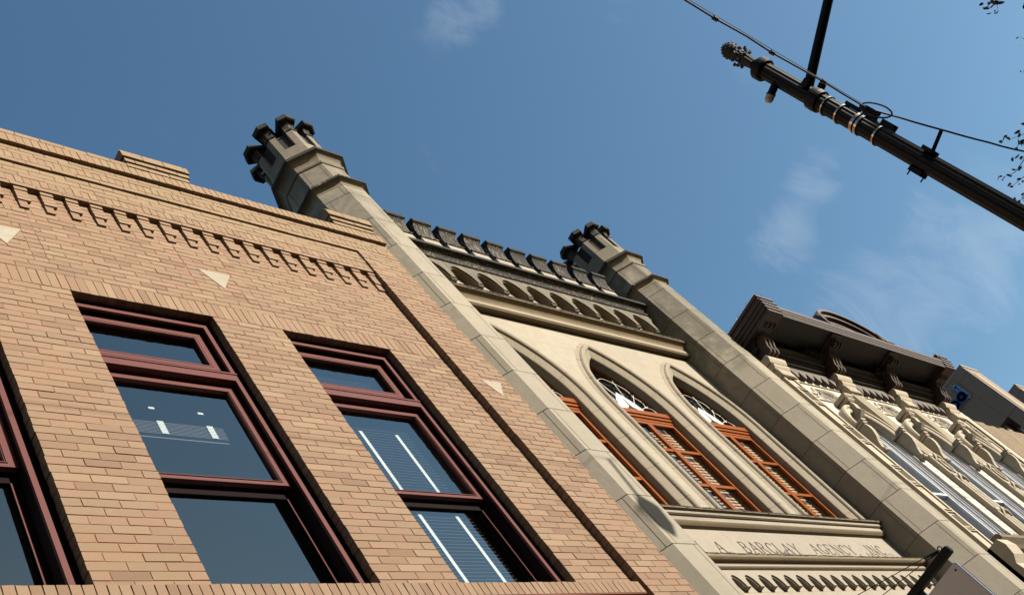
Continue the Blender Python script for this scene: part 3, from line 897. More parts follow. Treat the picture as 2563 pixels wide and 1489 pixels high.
for k in range(-3, 9):
    xc = 12.953+.6625*k
    if xc < X0+.15 or xc > X1-.1: continue
    mm = MB(); mm.box(xc-.225, xc+.225, .503, .80, 16.341, 16.68)
    mer = mm.build('merlon', m_frieze, B2)
    mm = MB(); mm.prism([(.503+y, 16.341+z) for (y, z) in capp], xc-.228, xc+.228, 'x')
    mm.build('merlon_cap', m_soot, mer)
    mm = MB(); mm.prism([(.503-.129, 16.341+.785), (.503-.129, 16.341+.872), (.553, 17.268), (.753, 17.268), (.932, 17.211), (.932, 17.126)], xc-.232, xc+.232, 'x')
    mm.build('merlon_lip', m_black, mer)
body = MB(); body.box(X0, X1, 4.2, 14, .14, 15.9); body.box(X0, X1, TB+.01, 14, 15.2, 15.9); body.build('roof', m_roof, B2)
# incised lettering, drawn with tapered strokes and serifs
GL = {
 'N': ([((0,0),(0,1),.05), ((0,1),(.72,0),.13), ((.72,0),(.72,1),.05)], .72, [(0,0),(0,1),(.72,1)]),
 'A': ([((0,0),(.38,1),.05), ((.38,1),(.76,0),.13), ((.14,.36),(.62,.36),.045)], .76, [(0,0),(.76,0)]),
 'B': ([((0,0),(0,1),.12), ((0,1),(.36,1),.045), ((.36,1),(.48,.88),.08), ((.48,.88),(.48,.66),.12), ((.48,.66),(.36,.53),.08), ((0,.53),(.40,.53),.045), ((.40,.53),(.56,.40),.08), ((.56,.40),(.56,.14),.12), ((.56,.14),(.40,0),.08), ((0,0),(.40,0),.045)], .58, [(0,0),(0,1)]),
 'R': ([((0,0),(0,1),.12), ((0,1),(.36,1),.045), ((.36,1),(.50,.88),.08), ((.50,.88),(.50,.64),.12), ((.50,.64),(.36,.50),.08), ((0,.50),(.36,.50),.045), ((.30,.50),(.64,0),.12)], .62, [(0,0),(0,1),(.64,0)]),
 'C': ([((.70,.80),(.56,.96),.07), ((.56,.96),(.34,1),.05), ((.34,1),(.12,.84),.09), ((.12,.84),(.03,.5),.13), ((.03,.5),(.12,.16),.13), ((.12,.16),(.34,0),.09), ((.34,0),(.56,.04),.05), ((.56,.04),(.70,.20),.05), ((.70,.74),(.70,.95),.03)], .72, []),
 'G': ([((.70,.80),(.56,.96),.07), ((.56,.96),(.34,1),.05), ((.34,1),(.12,.84),.09), ((.12,.84),(.03,.5),.13), ((.03,.5),(.12,.16),.13), ((.12,.16),(.34,0),.09), ((.34,0),(.60,.04),.05), ((.68,.04),(.68,.42),.12)], .76, [(.66,.42)]),
 'L': ([((0,0),(0,1),.12), ((0,0),(.50,0),.045), ((.50,0),(.54,.2),.04)], .54, [(0,0),(0,1)]),
 'Y': ([((0,1),(.36,.48),.12), ((.72,1),(.36,.48),.05), ((.36,0),(.36,.48),.12)], .72, [(0,1),(.72,1),(.36,0)]),
 'E': ([((0,0),(0,1),.12), ((0,1),(.46,1),.045), ((.46,1),(.48,.84),.04), ((0,.53),(.36,.53),.045), ((0,0),(.50,0),.045), ((.50,0),(.54,.18),.04)], .54, [(0,0),(0,1)]),
 'I': ([((0,0),(0,1),.12)], .06, [(0,0),(0,1)]),
 '.': ([((0,0),(0,.10),.11)], .08, []),
 ',': ([((0,0),(0,.10),.11), ((.0,0),(-.08,-.14),.05)], .08, []),
}
def letters(text, x, z, H, spacing, wsp, y, sx=1.0):
    q = MB()
    for ch in text:
        if ch == ' ': x += wsp; continue
        st, wd, sf = GL[ch]
        for (a_, b_, tk) in st:
            a2 = Vector((x+a_[0]*H*sx, z+a_[1]*H)); b2 = Vector((x+b_[0]*H*sx, z+b_[1]*H))
            d = b2-a2; nn = Vector((-d.y, d.x)).normalized()*(tk+.035)*H*.5
            q.prism([(a2.x-nn.x, a2.y-nn.y), (b2.x-nn.x, b2.y-nn.y), (b2.x+nn.x, b2.y+nn.y), (a2.x+nn.x, a2.y+nn.y)], y-.0015, y+.02, 'y')
        for (sx_, sy_) in sf:
            q.box(x+sx_*H*sx-.105*H, x+sx_*H*sx+.105*H, y-.002, y+.02, z+sy_*H-.028*H, z+sy_*H+.028*H)
        x += wd*H*sx + spacing
    return q, x
ZL = 8.245; HL = .225
for (tx, x, dz, sp, sx_) in (('N', 12.55, -.02, .055, 1), ('A.', 13.11, -.02, .055, 1), ('BARCLAY', 13.80, -.005, .078, 1.03), ('AGENCY,', 15.80, .01, .078, 1.03), ('INC.', 17.72, .03, .09, 1.03)):
    q, xe = letters(tx, x, ZL+dz, HL, sp, .3, YW+.005, sx_); q.build('lettering', m_incise, B2)
# bird spikes on the ledges
def spikes(name, parent, x0, x1, y, z, n, h, m=m_spike):
    q = MB()
    for i in range(n):
        x = random.uniform(x0, x1); a = random.uniform(-.9, .9)
        q.tube([(x, y, z), (x+math.sin(a)*h, y-random.uniform(0, .05), z+math.cos(a)*h*random.uniform(.7, 1))], .0018, 4)
    q.build(name, m, parent)
spikes('bird_spikes', B2, 14.15, 14.6, .52, 7.98, 18, .15)
spikes('bird_spikes', B2, 16.9, 17.9, .52, 7.98, 32, .13)
spikes('bird_spikes', B2, 16.25, 16.55, .56, 8.98, 22, .16)

# ================================================================== ORNATE BUILDING
B3 = thing('ornate_building', (25, 0, 0), 'narrow ornate building of cream blocks under a heavy dark brown bracketed cornice', 'building')
PX = [20.15, 23.13, 26.12, 29.10]; PWD = .52; YB = .05
BC = [(PX[i]+PWD+PX[i+1])/2 for i in range(3)]
OW = .76
ZSP, ZAR, ZS3 = 11.25, 12.0, 7.95
def arc3(dx, hw, off=0.0):
    f = min(1, abs(dx)/(hw+off)); return ZSP + (ZAR-ZSP+off)*math.sqrt(max(0, 1-f*f))
wl = MB(); cur = PX[0]
for bc in BC:
    wl.box(cur, bc-OW, YB, YB+.5, .14, 13.4)
    n = 20
    for k in range(n):
        a = bc-OW+2*OW*k/n; b_ = bc-OW+2*OW*(k+1)/n
        col(a, b_, arc3(a-bc, OW), arc3(b_-bc, OW), 13.4, 13.4, YB, YB+.5, wl)
    wl.box(bc-OW, bc+OW, YB, YB+.5, .14, ZS3)
    cur = bc+OW
wl.box(cur, PX[3]+PWD, YB, YB+.5, .14, 13.4)
wl.build('wall', m_tcw, B3)
# rusticated blocks beside the windows
for bc in BC:
    z = ZS3+.02
    while z < 11.1:
        if z < 10.45:
            for s_ in (-1, 1):
                rb = MB(); rb.box(bc+s_*(OW-.006), bc+s_*(OW+.455), YB-.028, YB+.1, z, z+.333); rb.build('quoin_block', m_tcw, B3)
        z += .345
ln = MB()
for bc in BC:
    for z in (12.48, 13.12): ln.box(bc-1.16, bc+1.16, YB-.03, YB+.02, z, z+.025)
    for z in (12.2, 11.6, 12.85): ln.box(bc-1.2, bc-.5, YB-.002, YB+.02, z, z+.006); 
    for x in (-.45, .1, .6): ln.box(bc+x, bc+x+.006, YB-.002, YB+.02, 13.15, 13.38)
ln.build('string_line', m_tc, B3)
for i, px_ in enumerate(PX):
    p = MB(); p.box(px_, px_+PWD, -.06, .3, .14, 12.95)
    p.box(px_+.0, px_+.09, -.09, -.06, .14, 12.95); p.box(px_+PWD-.09, px_+PWD, -.09, -.06, .14, 12.95)
    pil = p.build('pilaster', m_tc, B3)
    q = MB()
    if i in (1, 2):
        for dx in (.17, .26, .35):
            q.tube([(px_+dx, -.065, 7.0), (px_+dx, -.065, 12.9)], .034, 8)
        for z in (8.85, 10.62, 9.95): 
            q.box(px_-.01, px_+PWD+.01, -.105, -.06, z, z+.07)
            for a in (-1, 1): q.tube([(px_+.26, -.12, z+.05), (px_+.26+a*.1, -.13, z-.06), (px_+.26+a*.2, -.10, z-.16)], [.035, .03, .015], 6)
        for a in range(14):
            t0 = a/14*2*PI; q.tube([(px_+.26+.13*math.cos(t0), -.105, 10.3+.22*math.sin(t0)), (px_+.26+.13*math.cos(t0+.45), -.105, 10.3+.22*math.sin(t0+.45))], .028, 6)
    else:
        for kz in range(4):
            z = 8.22+1.3*kz; q = MB()
            q.box(px_+.10, px_+PWD-.10, -.078, -.06, z, z+.32)
            for zz in (z-.12, z-.06, z+.40, z+.47): q.box(px_-.002, px_+PWD+.002, -.093, -.06, zz, zz+.02)
            for a in range(6):
                for b2 in range(7): q.tube([(px_+.13+.05*a, -.088, z+.03+.043*b2), (px_+.13+.05*a, -.08, z+.045+.043*b2)], .019, 6)
            q.build('lattice_panel', m_tc, pil)
        q = None
    if q: q.build('pilaster_ornament', m_tc, pil)
    cpb = MB()
    cpb.box(px_-.03, px_+PWD+.06, -.13, .3, 12.93, 13.16)
    for k in range(5): cpb.box(px_-.02+.11*k, px_+.07+.11*k, -.145, -.13, 12.94, 13.15)
    cpb.prism([(-.13, 13.17), (-.17, 13.22), (-.19, 13.27), (-.17, 13.33), (.3, 13.33), (.3, 13.17)], px_-.05, px_+PWD+.07, 'x')
    cpb.prism([(-.18, 13.34), (-.22, 13.40), (-.24, 13.46), (-.22, 13.53), (.3, 13.55), (.3, 13.34)], px_-.08, px_+PWD+.10, 'x')
    cpb.build('capital', m_tc, pil)
# windows
for bc in BC:
    f = MB()
    def aring(hw0, hw1, y0, y1, q):
        n = 20
        a, b_ = [], []
        for k in range(n+1):
            th = PI*k/n
            a.append((bc+hw0*math.cos(th), ZSP+(ZAR-ZSP-(OW-hw0))*math.sin(th))); b_.append((bc+hw1*math.cos(th), ZSP+(ZAR-ZSP-(OW-hw1))*math.sin(th)))
        a = [(bc+hw0, ZS3)] + a + [(bc-hw0, ZS3)]; b_ = [(bc+hw1, ZS3)] + b_ + [(bc-hw1, ZS3)]
        q.ring([[(x, y1, z) for x, z in a], [(x, y0, z) for x, z in a], [(x, y0, z) for x, z in b_], [(x, y1, z) for x, z in b_]], close=False)
    aring(OW-.001, OW-.05, .085, .30, f); aring(OW-.09, OW-.12, .115, .30, f); aring(OW-.16, OW-.19, .15, .30, f)
    win = f.build('window', m_winfr, B3)
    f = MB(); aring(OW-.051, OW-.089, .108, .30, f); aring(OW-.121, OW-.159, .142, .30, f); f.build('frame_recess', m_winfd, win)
    sx = MB(); a = OW-.19
    sx.box(bc-a, bc-a+.06, .17, .26, ZS3, 11.75); sx.box(bc+a-.06, bc+a, .17, .26, ZS3, 11.75)
    sx.box(bc-a+.06, bc+a-.06, .16, .26, 9.53, 9.59); sx.build('sash', m_winfr, win)
    g = MB(); g.add([(bc-a, .22, ZS3), (bc+a, .22, ZS3), (bc+a, .22, ZSP), (bc-a, .22, ZSP)] , [(0, 1, 2, 3)])
    n = 12
    for k in range(n):
        p = -a+2*a*k/n; q_ = -a+2*a*(k+1)/n
        g.add([(bc+p, .22, ZSP), (bc+q_, .22, ZSP), (bc+q_, .22, ZSP+.56*math.sqrt(max(0, 1-(q_/a)**2))), (bc+p, .22, ZSP+.56*math.sqrt(max(0, 1-(p/a)**2)))], [(0, 1, 2, 3)])
    g.build('pane', m_glass4, win)
    r = MB(); x, X = bc-OW, bc+OW
    r.add([(x,.31,7.5),(X,.31,7.5),(X,3,7.5),(x,3,7.5),(x,.31,12.2),(X,.31,12.2),(X,3,12.2),(x,3,12.2)], [(0,1,2,3),(4,7,6,5),(1,5,6,2),(2,6,7,3),(3,7,4,0)])
    r.build('room', m_dark, win)
    # arched hood of rolls
    h = MB()
    pf = [(-.012, .10), (-.012, -.075), (.015, -.10), (.10, -.10), (.115, -.13), (.15, -.145), (.185, -.13), (.20, -.09), (.20, .06)]
    h.ring([[(bc+(OW+off)*math.cos(PI*k/24), yy, ZSP+(ZAR-ZSP+off)*math.sin(PI*k/24)) for k in range(25)] for (off, yy) in pf], close=False)
    h.build('arch_hood', m_tc, win)
    # keystone with its cap
    k_ = MB()
    k_.prism([(-.20, 12.20), (-.22, 12.10), (-.20, 11.98), (-.24, 11.88), (-.10, 11.80), (.06, 11.78), (.06, 12.20)], bc-.085, bc+.085, 'x')
    k_.prism([(-.22, 12.21), (-.26, 12.24), (-.26, 12.27), (-.22, 12.30), (.06, 12.30), (.06, 12.21)], bc-.15, bc+.15, 'x')
    k_.prism([(-.25, 12.31), (-.29, 12.34), (-.30, 12.38), (-.28, 12.41), (.06, 12.42), (.06, 12.31)], bc-.19, bc+.19, 'x')
    k_.build('keystone', m_tc, win)
    # scrolled consoles at the springing
    for s_ in (-1, 1):
        xc = bc+s_*.90
        q = MB()
        q.prism([(.06, 11.24), (-.23, 11.24), (-.25, 11.15), (-.245, 11.02), (-.20, 10.88), (-.14, 10.78), (-.10, 10.66), (-.11, 10.60), (-.07, 10.55), (-.03, 10.52), (.06, 10.52)], xc-.07, xc+.07, 'x')
        q.prism([(.06, 11.25), (-.25, 11.25), (-.27, 11.28), (-.26, 11.31), (.06, 11.31)], xc-.085, xc+.085, 'x')
        q.prism([(.06, 11.32), (-.28, 11.32), (-.29, 11.36), (.06, 11.38)], xc-.095, xc+.095, 'x')
        q.tube([(xc-.10, -.10, 10.57), (xc+.10, -.10, 10.57)], .035, 10)
        q.build('console', m_tc, win)
    # carved panel
    cpn = MB()
    pts = [(bc-1.1, 12.72), (bc-.52, 12.72), (bc-.38, 12.95), (bc+.38, 12.95), (bc+.52, 12.72), (bc+1.1, 12.72)]
    cpn.tube([(x, YB-.01, z) for x, z in pts], .045, 8)
    cpn.tube([(x, YB-.01, z-.10) for x, z in pts], .022, 6)
    wr = []
    for k in range(40):
        th = 2*PI*k/40
        px2, pz = bc+.30*math.cos(th), 12.70+.17*math.sin(th)
        cpn.tube([(px2-.03, YB-.03, pz-.015), (px2, YB-.055, pz+.005), (px2+.03, YB-.03, pz+.02)], [.012, .026, .012], 6)
    for k in range(46):
        th = random.uniform(0, 2*PI); rr_ = random.uniform(0, .22)
        px2, pz = bc+rr_*1.2*math.cos(th), 12.70+rr_*.6*math.sin(th)
        cpn.tube([(px2-.02, YB-.01, pz-.02), (px2, YB-.045, pz), (px2+.03, YB-.02, pz+.02)], [.01, .02, .008], 5)
    cpn.build('carved_panel', m_tcw, B3)
# sill ledge and console at the foot of the windows
q = MB(); q.prism([(.3, 7.98), (-.16, 7.96), (-.20, 7.90), (-.20, 7.84), (-.10, 7.76), (-.05, 7.70), (.3, 7.70)], 21.05, 28.9, 'x'); q.build('sill', m_hood, B3)
for px_ in PX:
    q = MB(); q.prism([(.3, 7.62), (-.30, 7.62), (-.34, 7.45), (-.30, 7.25), (-.20, 7.12), (-.22, 6.95), (-.32, 6.85), (.3, 6.8)], px_+.0, px_+.50, 'x')
    q.build('pilaster_console', m_tc, B3)
spikes('bird_spikes', B3, 21.6, 23.2, -.1, 7.97, 120, .12)
spikes('bird_spikes', B3, 24.0, 26.2, -.1, 7.97, 100, .12)
# brown frieze with saw-tooth lower edge
fz = MB(); xA, xB = PX[0]-.02, PX[3]+PWD+.02
fz.box(xA, xB, -.02, .3, 13.42, 13.78)
for i in range(3):
    x0 = PX[i]+PWD+.10; x1 = PX[i+1]-.05; n = 7; pt = (x1-x0)/n
    for k in range(n):
        a = x0+k*pt
        fz.prism([(a+.02, 13.42), (a+pt, 13.42), (a+pt, 13.41), (a+.07, 13.17), (a+.02, 13.15)], -.075, .045, 'y')
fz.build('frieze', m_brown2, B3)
co = MB()
co.prism([(-.02, 13.70), (-.07, 13.72), (-.09, 13.77), (-.02, 13.78)], xA, xB, 'x')
co.box(xA, xB, -.14, .3, 13.782, 13.80)
x = xA
while x < xB: co.box(x, x+.05, -.20, -.14, 13.80, 13.90); x += .095
co.box(xA, xB, -.14, .3, 13.802, 13.90)
co.prism([(-.20, 13.91), (-.26, 13.95), (-.30, 14.0), (-.30, 14.03), (.3, 14.03), (.3, 13.91)], xA, xB, 'x')
co.box(xA, xB, -.16, .3, 14.032, 14.22)
co.box(xA-.05, xB+.05, -1.0, .3, 14.222, 14.25)
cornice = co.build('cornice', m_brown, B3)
cr = MB()
prof = [(-1.0, 14.20), (-1.0, 14.04), (-1.015, 14.04), (-1.02, 14.085), (-1.035, 14.09), (-1.04, 14.14), (-1.06, 14.15), (-1.065, 14.20), (-1.085, 14.215), (-1.10, 14.27), (-1.10, 14.31), (.3, 14.36), (.3, 14.255), (-.96, 14.255)]
cr.prism(prof, xA+.45, xB-.45, 'x')
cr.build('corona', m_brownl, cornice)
# returns at both ends: the moulding runs back to the wall
for (xe, s_) in ((xA, -1), (xB, 1)):
    q = MB()
    xo = xe - .10 if s_ < 0 else xe+.10
    for (d, z0, z1_) in ((.0, 14.04, 14.12), (.03, 14.125, 14.21), (.055, 14.215, 14.30), (.08, 14.305, 14.37), (.06, 14.375, 14.44), (.09, 14.445, 14.52)):
        xa, xb = (xo-d, xe+.5) if s_ < 0 else (xe-.5, xo+d)
        q.box(xa, xb, -1.05-d, .3, z0, z1_)
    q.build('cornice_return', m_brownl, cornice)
    q = MB()
    for k in range(70):
        y = random.uniform(-1.15, .2); xx = xo + (0 if s_ < 0 else 0) + random.uniform(-.05, .05)
        q.tube([(xx, y, 14.51), (xx+random.uniform(-.08, .08), y+random.uniform(-.08, .08), 14.62)], .002, 4)
    for k in range(40):
        xx = random.uniform(min(xo, xe+.5*(-s_)), max(xo, xe+.5*(-s_)))
        q.tube([(xx, -1.1, 14.51), (xx+random.uniform(-.05, .05), -1.1+random.uniform(-.06, .04), 14.61)], .002, 4)
    q.build('bird_spikes', m_spike, cornice)
for px_ in PX:
    q = MB(); xc = px_+PWD/2
    poly = [(.0, 14.21), (-.80, 14.21), (-.74, 14.12), (-.55, 14.06), (-.38, 13.92), (-.30, 13.76), (-.24, 13.60), (.0, 13.56)]
    q.prism(poly, xc-.17, xc+.17, 'x')
    scroll = [(-.72+.085*math.cos(a_*PI/6), 14.06+.075*math.sin(a_*PI/6)) for a_ in range(12)]
    lowc = [(-.22, 13.98), (-.40, 14.0), (-.46, 13.95), (-.46, 13.86), (-.41, 13.78), (-.37, 13.70), (-.37, 13.62), (-.33, 13.56), (-.22, 13.56)]
    for dx in (-.19, -.035, .12):
        q.prism(scroll, xc+dx, xc+dx+.07, 'x'); q.prism(lowc, xc+dx, xc+dx+.07, 'x')
    q.box(xc-.24, xc+.24, -.93, -.02, 14.17, 14.205)
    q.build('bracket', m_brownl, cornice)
# arched pediment
pcx, pw_, ph = 24.45, 1.50, .95
pd = MB()
def parc(hw, h, n=22): return [(pcx+hw*math.cos(PI*k/n), 14.30+h*math.sin(PI*k/n)**.85) for k in range(n+1)]
steps = [(pw_, ph, -1.12, .0), (pw_-.09, ph-.10, -1.12, .06), (pw_-.10, ph-.11, -1.04, 0), (pw_-.22, ph-.22, -1.04, 0), (pw_-.23, ph-.23, -.94, 0), (pw_-.36, ph-.36, -.94, 0), (pw_-.37, ph-.37, -.84, 0), (pw_-.50, ph-.50, -.84, 0), (pw_-.51, ph-.51, -.55, 0)]
rings = [[(x, .0, z) for x, z in parc(pw_, ph)]] + [[(x, y, z) for x, z in parc(hw, h)] for (hw, h, y, _) in steps]
pd.ring(rings, close=False)
pd.box(pcx-pw_+.4, pcx+pw_-.4, -.56, -.54, 14.3, 14.8)
pd.prism([(pcx+pw_-.22, 14.315), (pcx+pw_+.42, 14.315), (pcx+pw_+.25, 14.36), (pcx+pw_+.05, 14.52), (pcx+pw_-.10, 14.72)], -1.12, -.2, 'y')
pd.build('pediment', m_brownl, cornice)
spikes('bird_spikes', cornice, pcx-pw_-.05, pcx-pw_+.35, -1.1, 14.62, 60, .15)
rf = MB(); rf.box(xA+.02, xB-.02, .56, 12, .14, 13.9); rf.build('side_wall', m_tc, B3)
rf = MB(); rf.box(xA, xB, .31, 3, 13.5, 14.25); rf.build('roof', m_roof, B3)
# weeds rooted on the ledge under the cornice
def weeds(x, y, z, n, sp, label):
    q = MB(); lf = MB()
    for k in range(n):
        p = Vector((x+random.gauss(0, sp), y+random.uniform(-.05, .02), z)); pts = [p.copy()]
        d = Vector((random.uniform(-.6, .6), random.uniform(-.8, -.1), random.uniform(-.2, 1)))
        for s_ in range(4):
            p = p + d*random.uniform(.025, .055); d += Vector((random.uniform(-.4, .4), random.uniform(-.3, .3), random.uniform(-.5, .3))); pts.append(p.copy())
            for e in range(3):
                a = Vector((random.uniform(-1, 1), random.uniform(-1, 1), random.uniform(-1, 1))).normalized()*.022; b_ = a.orthogonal().normalized()*.010
                o_ = p+a*.5
                lf.add([o_-a, o_+b_, o_+a, o_-b_], [(0, 1, 2, 3)])
        q.tube(pts, .003, 4)
    e = thing('weed', (x, y, z), label, 'plant', 'weeds growing on the brown cornice')
    q.build('stem', m_bark, e); lf.build('foliage', m_weed, e, recalc=False)
weeds(22.75, -.30, 13.98, 60, .28, 'scrappy weed on the brown cornice just left of the second cream pilaster')
weeds(26.0, -.30, 13.95, 30, .14, 'dark weed on the brown cornice above the third cream pilaster')

# ================================================================== RIBBED TAN BUILDING
B4 = thing('ribbed_building', (34, .2, 0), 'low tan rough-textured building wall beyond the ornate building', 'building')
q = MB(); q.box(30.9, 60, .06, 10, .14, 13.2); q.build('wall', m_ribbed, B4)
q = MB()
x = 31.0; 
while x < 52:
    h = 13.2+random.uniform(-.03, .12); q.box(x, x+.35, .0, .059, .14, h); x += .36
q.build('rib', m_ribbed, B4)
q = MB(); q.box(30.25, 30.62, -.04, .6, .14, 13.55); q.box(30.66, 30.86, -.01, .6, .14, 13.45); q.build('edge_pier', m_tc, B4)

# ================================================================== TOWERS
def tower(X, y0, Ztop, w, label, notch=True):
    t = thing('tower_block', (X+w/2, y0+4, 0), label, 'building')
    q = MB(); q.box(X, X+w, y0+.0, y0+9, Ztop-2.85, Ztop); q.box(X+.02, X+w-.02, y0+.0, y0+.55, .1, Ztop-2.852); q.build('wall', m_conc, t)
    q = MB(); q.box(X+.3, X+w-.1, y0+.9, y0+8.5, .1, Ztop-2.853); q.build('recess', m_conc, t)
    q = MB(); q.box(X+.25, X+.34, y0-.012, y0, .2, Ztop-.25); q.box(X-.0, X+w, y0-.03, y0+.0, Ztop-.10, Ztop+.02); q.box(X+.42, X+w*.5, y0-.02, y0, .2, Ztop-.55); q.build('trim', m_concl, t)
    q = MB(); q.box(X-.004, X, y0+.0, y0+9, Ztop-.46, Ztop-.445); q.box(X-.004, X, y0+.62, y0+.635, Ztop-2.85, Ztop); q.build('panel_joint', m_joint, t)
    return t
t5 = tower(45, .75, 20.42, 1.9, 'brown concrete tower block carrying the blue letters')
tower(52, .9, 20.72, 1.9, 'second brown concrete tower at the right edge, behind the lettered one')
# rod lamp on the tower
q = MB(); q.tube([(44.98, 1.62, 20.45), (44.94, 1.63, 20.02)], .018, 6); q.box(44.92, 44.98, 1.55, 1.70, 20.42, 20.47); q.build('rod', m_concl, t5)
# blue letters e d, fixed to the tower's side (seen from -X, reading towards -Y)
sg = thing('letter_sign', (44.9, 1.9, 19.4), 'blue rounded letters with a pale rim on the brown tower', 'sign')
def letter_pts():
    pass
def stroke(mbq, pts, rad, x0, x1):
    # rounded stroke in the YZ plane, extruded along X
    for (a, b_) in zip(pts[:-1], pts[1:]):
        a = Vector(a); b_ = Vector(b_); d = (b_-a).normalized(); nn = Vector((-d.y, d.x))*rad
        mbq.add([(x0, *(a-nn)), (x0, *(b_-nn)), (x0, *(b_+nn)), (x0, *(a+nn)), (x1, *(a-nn)), (x1, *(b_-nn)), (x1, *(b_+nn)), (x1, *(a+nn))], [(0,3,2,1),(4,5,6,7),(0,1,5,4),(1,2,6,5),(2,3,7,6),(3,0,4,7)])
    for p in pts:
        ring = [(p[0]+rad*math.cos(2*PI*k/12), p[1]+rad*math.sin(2*PI*k/12)) for k in range(12)]
        mbq.ring([[(x0, *r_) for r_ in ring], [(x1, *r_) for r_ in ring]], True, True, True)
def circ(cy, cz, r, a0, a1, n=16): return [(cy+r*math.cos(R(a0+(a1-a0)*k/n)), cz+r*math.sin(R(a0+(a1-a0)*k/n))) for k in range(n+1)]
def ed(rad, x0, x1, m, name):
    q = MB()
    # d : bowl at y 1.72, stem at y 1.54 (towards the street = right when read)
    stroke(q, circ(1.75, 19.50, .155, 0, 360), rad, x0, x1)
    stroke(q, [(1.575, 19.32), (1.575, 19.96)], rad, x0, x1)
    # e : to the left when read (+Y)
    stroke(q, circ(2.19, 19.50, .155, 0, -315), rad, x0+.001, x1-.001)
    stroke(q, [(2.03, 19.50), (2.34, 19.50)], rad*.7, x0+.002, x1-.002)
    q.build(name, m, sg)
ed(.095, 44.90, 44.99, m_bluerim, 'letter_rim'); ed(.062, 44.87, 44.899, m_blue, 'letter_face')

# ================================================================== STREET LAMP
LX, LY = 7.9, -5.115
lamp = thing('street_lamp', (LX, LY, .14), 'black fluted lamp post with a pine cone finial, steel bands and a long arm', 'street lamp')
q = MB(); q.lathe([(.20, .0), (.20, .25), (.16, .3), (.12, .9), (.105, 1.0)], (LX, LY, .14), n=24); q.build('base', m_iron, lamp)
q = MB(); q.lathe([(.092, .9), (.078, 7.75)], (LX, LY, .14), n=144, flute=12, fd=.07); q.build('shaft', m_iron, lamp)
q = MB(); q.lathe([(.078, 7.765), (.100, 7.775), (.108, 7.79), (.108, 7.855), (.095, 7.87), (.070, 7.88), (.050, 7.885), (.048, 7.90), (.058, 7.915), (.045, 7.93)], (LX, LY, .12), n=28); q.build('collar', m_iron, lamp, smooth=False)
fin = MB()
fin.lathe([(.045, 7.92), (.052, 7.97), (.062, 8.05), (.055, 8.12), (.062, 8.14), (.045, 8.16), (.05, 8.18)], (LX, LY, .12), n=24, flute=12, fd=.12)
for k in range(8):
    a = 2*PI*k/8
    for (h, rr_) in ((8.06, .070), (8.115, .076)):
        p = Vector((LX+math.cos(a+h*9)*rr_, LY+math.sin(a+h*9)*rr_, .12+h))
        fin.tube([p, p+Vector((math.cos(a+h*9)*.022, math.sin(a+h*9)*.022, .012))], [.019, .012], 6)
prof = []
for k in range(13):
    s_ = k/12; prof.append((.074*math.sin(PI*(s_*.93+.035))**.7+.004, 8.165+.175*s_))
fin.lathe(prof, (LX, LY, .12), n=20)
for r_ in range(7):
    for k in range(11):
        s_ = (r_+.6)/7.4; a = 2*PI*(k+.5*(r_ % 2))/11
        rr_ = .074*math.sin(PI*(s_*.93+.035))**.7-.001
        p = Vector((LX+math.cos(a)*rr_, LY+math.sin(a)*rr_, .12+8.165+.175*s_))
        fin.tube([p, p+Vector((math.cos(a)*.007, math.sin(a)*.007, .012))], [.013, .004], 6)
fin.build('finial', m_irong, lamp)
# arm to the street side with its clamp
za = 7.42
q = MB()
q.tube([(LX, LY-.05, za-.02), (LX-.0, -6.06, 7.80), (LX, -7.2, 8.22)], [.044, .042, .04], 14)
q.build('arm', m_iron, lamp)
q = MB(); q.lathe([(.082, 7.14), (.098, 7.15), (.102, 7.20), (.098, 7.25), (.084, 7.27)], (LX, LY, .06), n=28)
q.tube([(LX+.02, LY-.09, 7.30), (LX+.02, LY-.14, 7.31)], .035, 10); q.box(LX-.10, LX-.04, LY-.11, LY-.04, 7.36, 7.42)
q.build('arm_clamp', m_iron, lamp)
# lamp head, out over the road
q = MB(); q.lathe([(.03, .0), (.16, -.05), (.24, -.16), (.25, -.2)], (LX, -7.3, 8.25), n=20); q.build('lamp_head', m_iron, lamp)
# photocell under the top collar, toward the wall
q = MB(); q.tube([(LX-.03, LY+.05, 7.70), (LX-.05, LY+.155, 7.665)], .036, 14); q.tube([(LX-.05, LY+.145, 7.668), (LX-.05, LY+.157, 7.664)], .043, 14)
pc = q.build('photocell', m_iron, lamp)
q = MB(); q.tube([(LX-.051, LY+.158, 7.663), (LX-.055, LY+.20, 7.65), (LX-.057, LY+.222, 7.643)], [.040, .038, .026], 14); q.build('lens', m_lens, pc)
for z, ww in ((7.13, .006), (6.97, .008), (6.79, .014), (6.745, .012), (6.55, .008)):
    q = MB(); q.lathe([(.088, -ww), (.0895, -ww), (.0895, ww), (.088, ww)], (LX, LY, z), n=32)
    q.build('steel_band', m_steel, lamp)
q = MB()
q.box(LX-.02, LX+.03, LY-.115, LY-.08, 6.84, 6.99); q.box(LX-.02, LX+.03, LY-.13, LY-.08, 6.46, 6.60); q.box(LX-.015, LX+.02, LY-.16, LY-.09, 6.66, 6.80)
q.build('cable_bracket', m_iron, lamp)
q = MB(); q.box(LX-.10, LX+.02, LY-.105, LY-.075, 6.02, 6.12); q.box(LX-.05, LX+.06, LY+.075, LY+.115, 6.02, 6.14)
q.tube([(LX-.0, LY-.09, 6.07), (LX-.02, LY-.26, 6.10)], .016, 8)
q.tube([(LX-.04, LY+.11, 6.12), (LX-.04, LY+.15, 6.12)], .006, 6); q.tube([(LX+.04, LY+.11, 6.03), (LX+.04, LY+.15, 6.03)], .006, 6)
q.build('step_clamp', m_iron, lamp)

